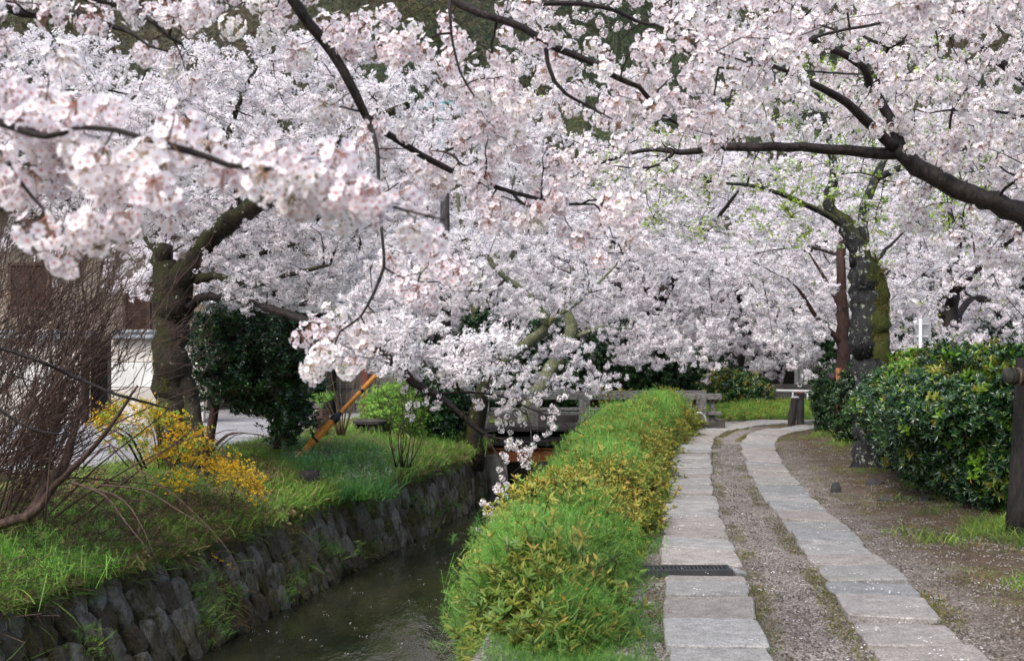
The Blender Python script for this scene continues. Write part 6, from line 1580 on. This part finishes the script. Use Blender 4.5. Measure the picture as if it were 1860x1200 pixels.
ok_ &= ~((xm_ > 175) & (ym_ > 690) & (rg.random(len(A_)) < .85)) & ~((xm_ > 250) & (rg.random(len(A_)) < .72))
v_, q_ = tubes(A_[ok_], B_[ok_], 3); o = mesh_arrays('twigs', v_, q_, M['twig_red'], t.root); o['kind'] = 'stuff'
for pl in ([(45, 945, 9.4, .05), (80, 890, 9.5, .045), (110, 850, 9.6, .04), (135, 780, 9.7, .03), (150, 720, 9.8, .02)], [(-20, 960, 9.4, .04), (60, 930, 9.4, .04), (100, 880, 9.4, .03), (180, 800, 9.4, .02), (250, 700, 9.4, .01)],
           [(150, 850, 9.3, .009), (200, 808, 9.2, .007), (250, 850, 9.1, .006), (330, 910, 9.0, .0045), (400, 980, 8.9, .003), (435, 1035, 8.8, .0015)],
           [(130, 875, 9.0, .010), (190, 900, 8.9, .008), (230, 950, 8.8, .006), (275, 1005, 8.7, .003)], [(135, 878, 9.1, .008), (220, 905, 8.9, .007), (260, 960, 8.8, .005), (280, 1010, 8.7, .002)],
           [(180, 880, 9.2, .008), (260, 890, 9.1, .007), (330, 930, 9.0, .005), (380, 960, 8.9, .002)]):
    t.limb(pl, 'stem', 7, .02, step=.1)
# dark glossy branch nearest on the left
t = Tree('fallen_branch', (W(-60, 0, 5.4)[0], 5.4, 0), 'thin dark wet bare branch reaching in from the left edge before the white wall', 'branch', mat=M['bark'], seed=461)
t.limb([(-420, 560, 5.2, .02), (-150, 590, 5.3, .012), (0, 632, 5.4, .0095), (70, 655, 5.4, .0085), (130, 682, 5.5, .008), (200, 712, 5.5, .007), (232, 722, 5.5, .0078), (290, 737, 5.6, .005), (330, 745, 5.6, .003)], 'branch', 8, .03, step=.05)
t.limb([(30, 645, 5.4, .005), (42, 690, 5.4, .004), (60, 720, 5.4, .003), (75, 740, 5.4, .002)], 'branch', 6, step=.05); t.limb([(-60, 650, 5.3, .005), (20, 680, 5.4, .004), (85, 700, 5.5, .002)], 'branch', 6, step=.05)
t.limb([(-100, 690, 5.2, .010), (0, 745, 5.3, .008), (60, 780, 5.3, .006), (128, 790, 5.3, .003)], 'branch', 7, step=.05); t.limb([(185, 708, 5.5, .004), (230, 705, 5.5, .003), (262, 660, 5.5, .002)], 'branch', 5, step=.05)
# bare tan shrub behind the orange guard and upright stems
t = Tree('bare_shrub', (W(625, 0, 18.5)[0], 18.5, 0), 'small bare tan stemmed shrub behind the orange guard', 'shrub', mat=M['twig_tan'], twig=M['twig_tan'], seed=471)
for i in range(8):
    a = (i - 5) / 5; t.limb([(622 + a * 8, 790, 18.5, .014), (628 + a * 30, 745 + t.rng.normal() * 8, 18.5 + t.rng.normal() * .1, .011), (630 + a * 62, 700, 18.4, .008), (640 + a * 95 + t.rng.normal() * 8, 640 + abs(a) * 25, 18.3, .004)], 'stem', 6, .03)
T = pxvol(t.rng, 60, [(560, 640), (720, 640), (710, 700), (640, 740), (580, 720)], 17.8, 19); t.grow(T, K=5, wob=.05); t.build_twigs(4, .003)
t = Tree('bare_shrub', (W(730, 0, 16.8)[0], 16.8, 0), 'upright bare brown stems on the bank right of the stump table', 'shrub', mat=M['twig_red'], twig=M['twig_red'], seed=472)
for i in range(11):
    a = t.rng.uniform(-1, 1); j_ = t.rng.normal() * 9; t.limb([(732 + a * 16, 848, 16.8, .010), (736 + a * 26 + j_, 790, 16.8 + t.rng.normal() * .2, .007), (740 + a * 40 - j_, 735, 16.8, .006), (738 + a * 62, 665 + t.rng.uniform(0, 70), 16.8, .003)], 'stem', 5, .03)
for px0, px1, py1 in ((520, 530, 790), (495, 505, 860), (300, 312, 890)):
    pass
# little palm
pr = empty('palm', (W(585, 0, 20)[0], 20, .1), 'small fan palm with a shaggy brown trunk behind the strap leaved clump', 'palm')
mb = MB(); mb.tube([W(584, 790, 20), W(585, 765, 20), W(584, 742, 20)], [.10, .13, .07], 10, lump=.2); mb.build('trunk', M['twig_red'], pr)
rg = np.random.default_rng(8); mbs = MB()
for k in range(60):
    z_ = rg.uniform(745, 785); c = W(584, z_, 20); a = rg.random() * 6.28; blade(mbs, c + [.08 * math.cos(a), .08 * math.sin(a), 0], np.array([math.cos(a), math.sin(a), .5]), .1, .02, .6, 0, 2, rg)
mbs.build('trunk_fibres', [M['dry']], pr)['kind'] = 'stuff'
for k in range(6):
    mb = MB(); b0 = W(584, 742, 20); a = k / 6 * 6.28 + .3; d0 = np.array([math.cos(a) * .8, math.sin(a) * .5, .9 + .3 * rg.random()]); hub = b0 + d0 * .12; stalk(mb, b0, hub, .006, 0)
    s0 = np.cross(d0, [0, 0, 1.]); s0 /= np.linalg.norm(s0); u0 = d0 / np.linalg.norm(d0)
    for j in range(13):
        th_ = (j - 6) * .2; leaf(mb, hub, u0 * math.cos(th_) + s0 * math.sin(th_), np.cross(s0, u0) + [0, -.2, 0], .26, .022, .12, 0, 1)
    mb.build('frond', [M['weed']], pr)

# ------------------------------------------------------------------ wooded hillside
rg = np.random.default_rng(15)
def hilltree(name, seed, mat, bare):
    r = np.random.default_rng(seed); mb = MB(); n = 420
    d = r.normal(size=(n, 3)); d /= np.linalg.norm(d, axis=1)[:, None]; c = d * (1 - r.random(n)[:, None] ** 2 * .5) * [1, 1, 1.25] * (1 + .25 * np.sin(d[:, :1] * 5 + seed)) + [0, 0, 1.2]
    for q in c:
        if bare: e = q + r.normal(size=3) * [.25, .25, .4]; stalk(mb, q * [.6, .6, .8], e, .012, 0)
        else: leaf(mb, q, r.normal(size=3), r.normal(size=3), .26, .18, .2, 0, 0)
    mb.tube([[0, 0, -1], [0, 0, .3], [0, 0, .8]], [.05, .04, .02], 5, mat=1)
    return mb.build(name, [mat, M['far_grey']], link=False)
ht = [hilltree('woods_%d' % i, 500 + i, M[k_], False) for i, k_ in enumerate(('far_green', 'far_green', 'far_olive', 'far_grey', 'far_brown'))]
n = 3000; x = rg.uniform(-90, 90, n); y = rg.uniform(76, 165, n); P = np.c_[x, y, zhill(x, y) - 1]
xx, yy = proj(P); P = P[(xx > -100) & (xx < 1960) & (yy > -250)]
idx = np.where(nz2(P[:, 0], P[:, 1], .05, 3) + .5 * rg.normal(size=len(P)) > 0, rg.integers(0, 3, len(P)), rg.integers(3, 5, len(P)))
w_ = scatter('hillside_woods', P, ht, (1.9, 4.4), rng=rg, idx=idx, tilt=.1)
def add_mortar():
    pass
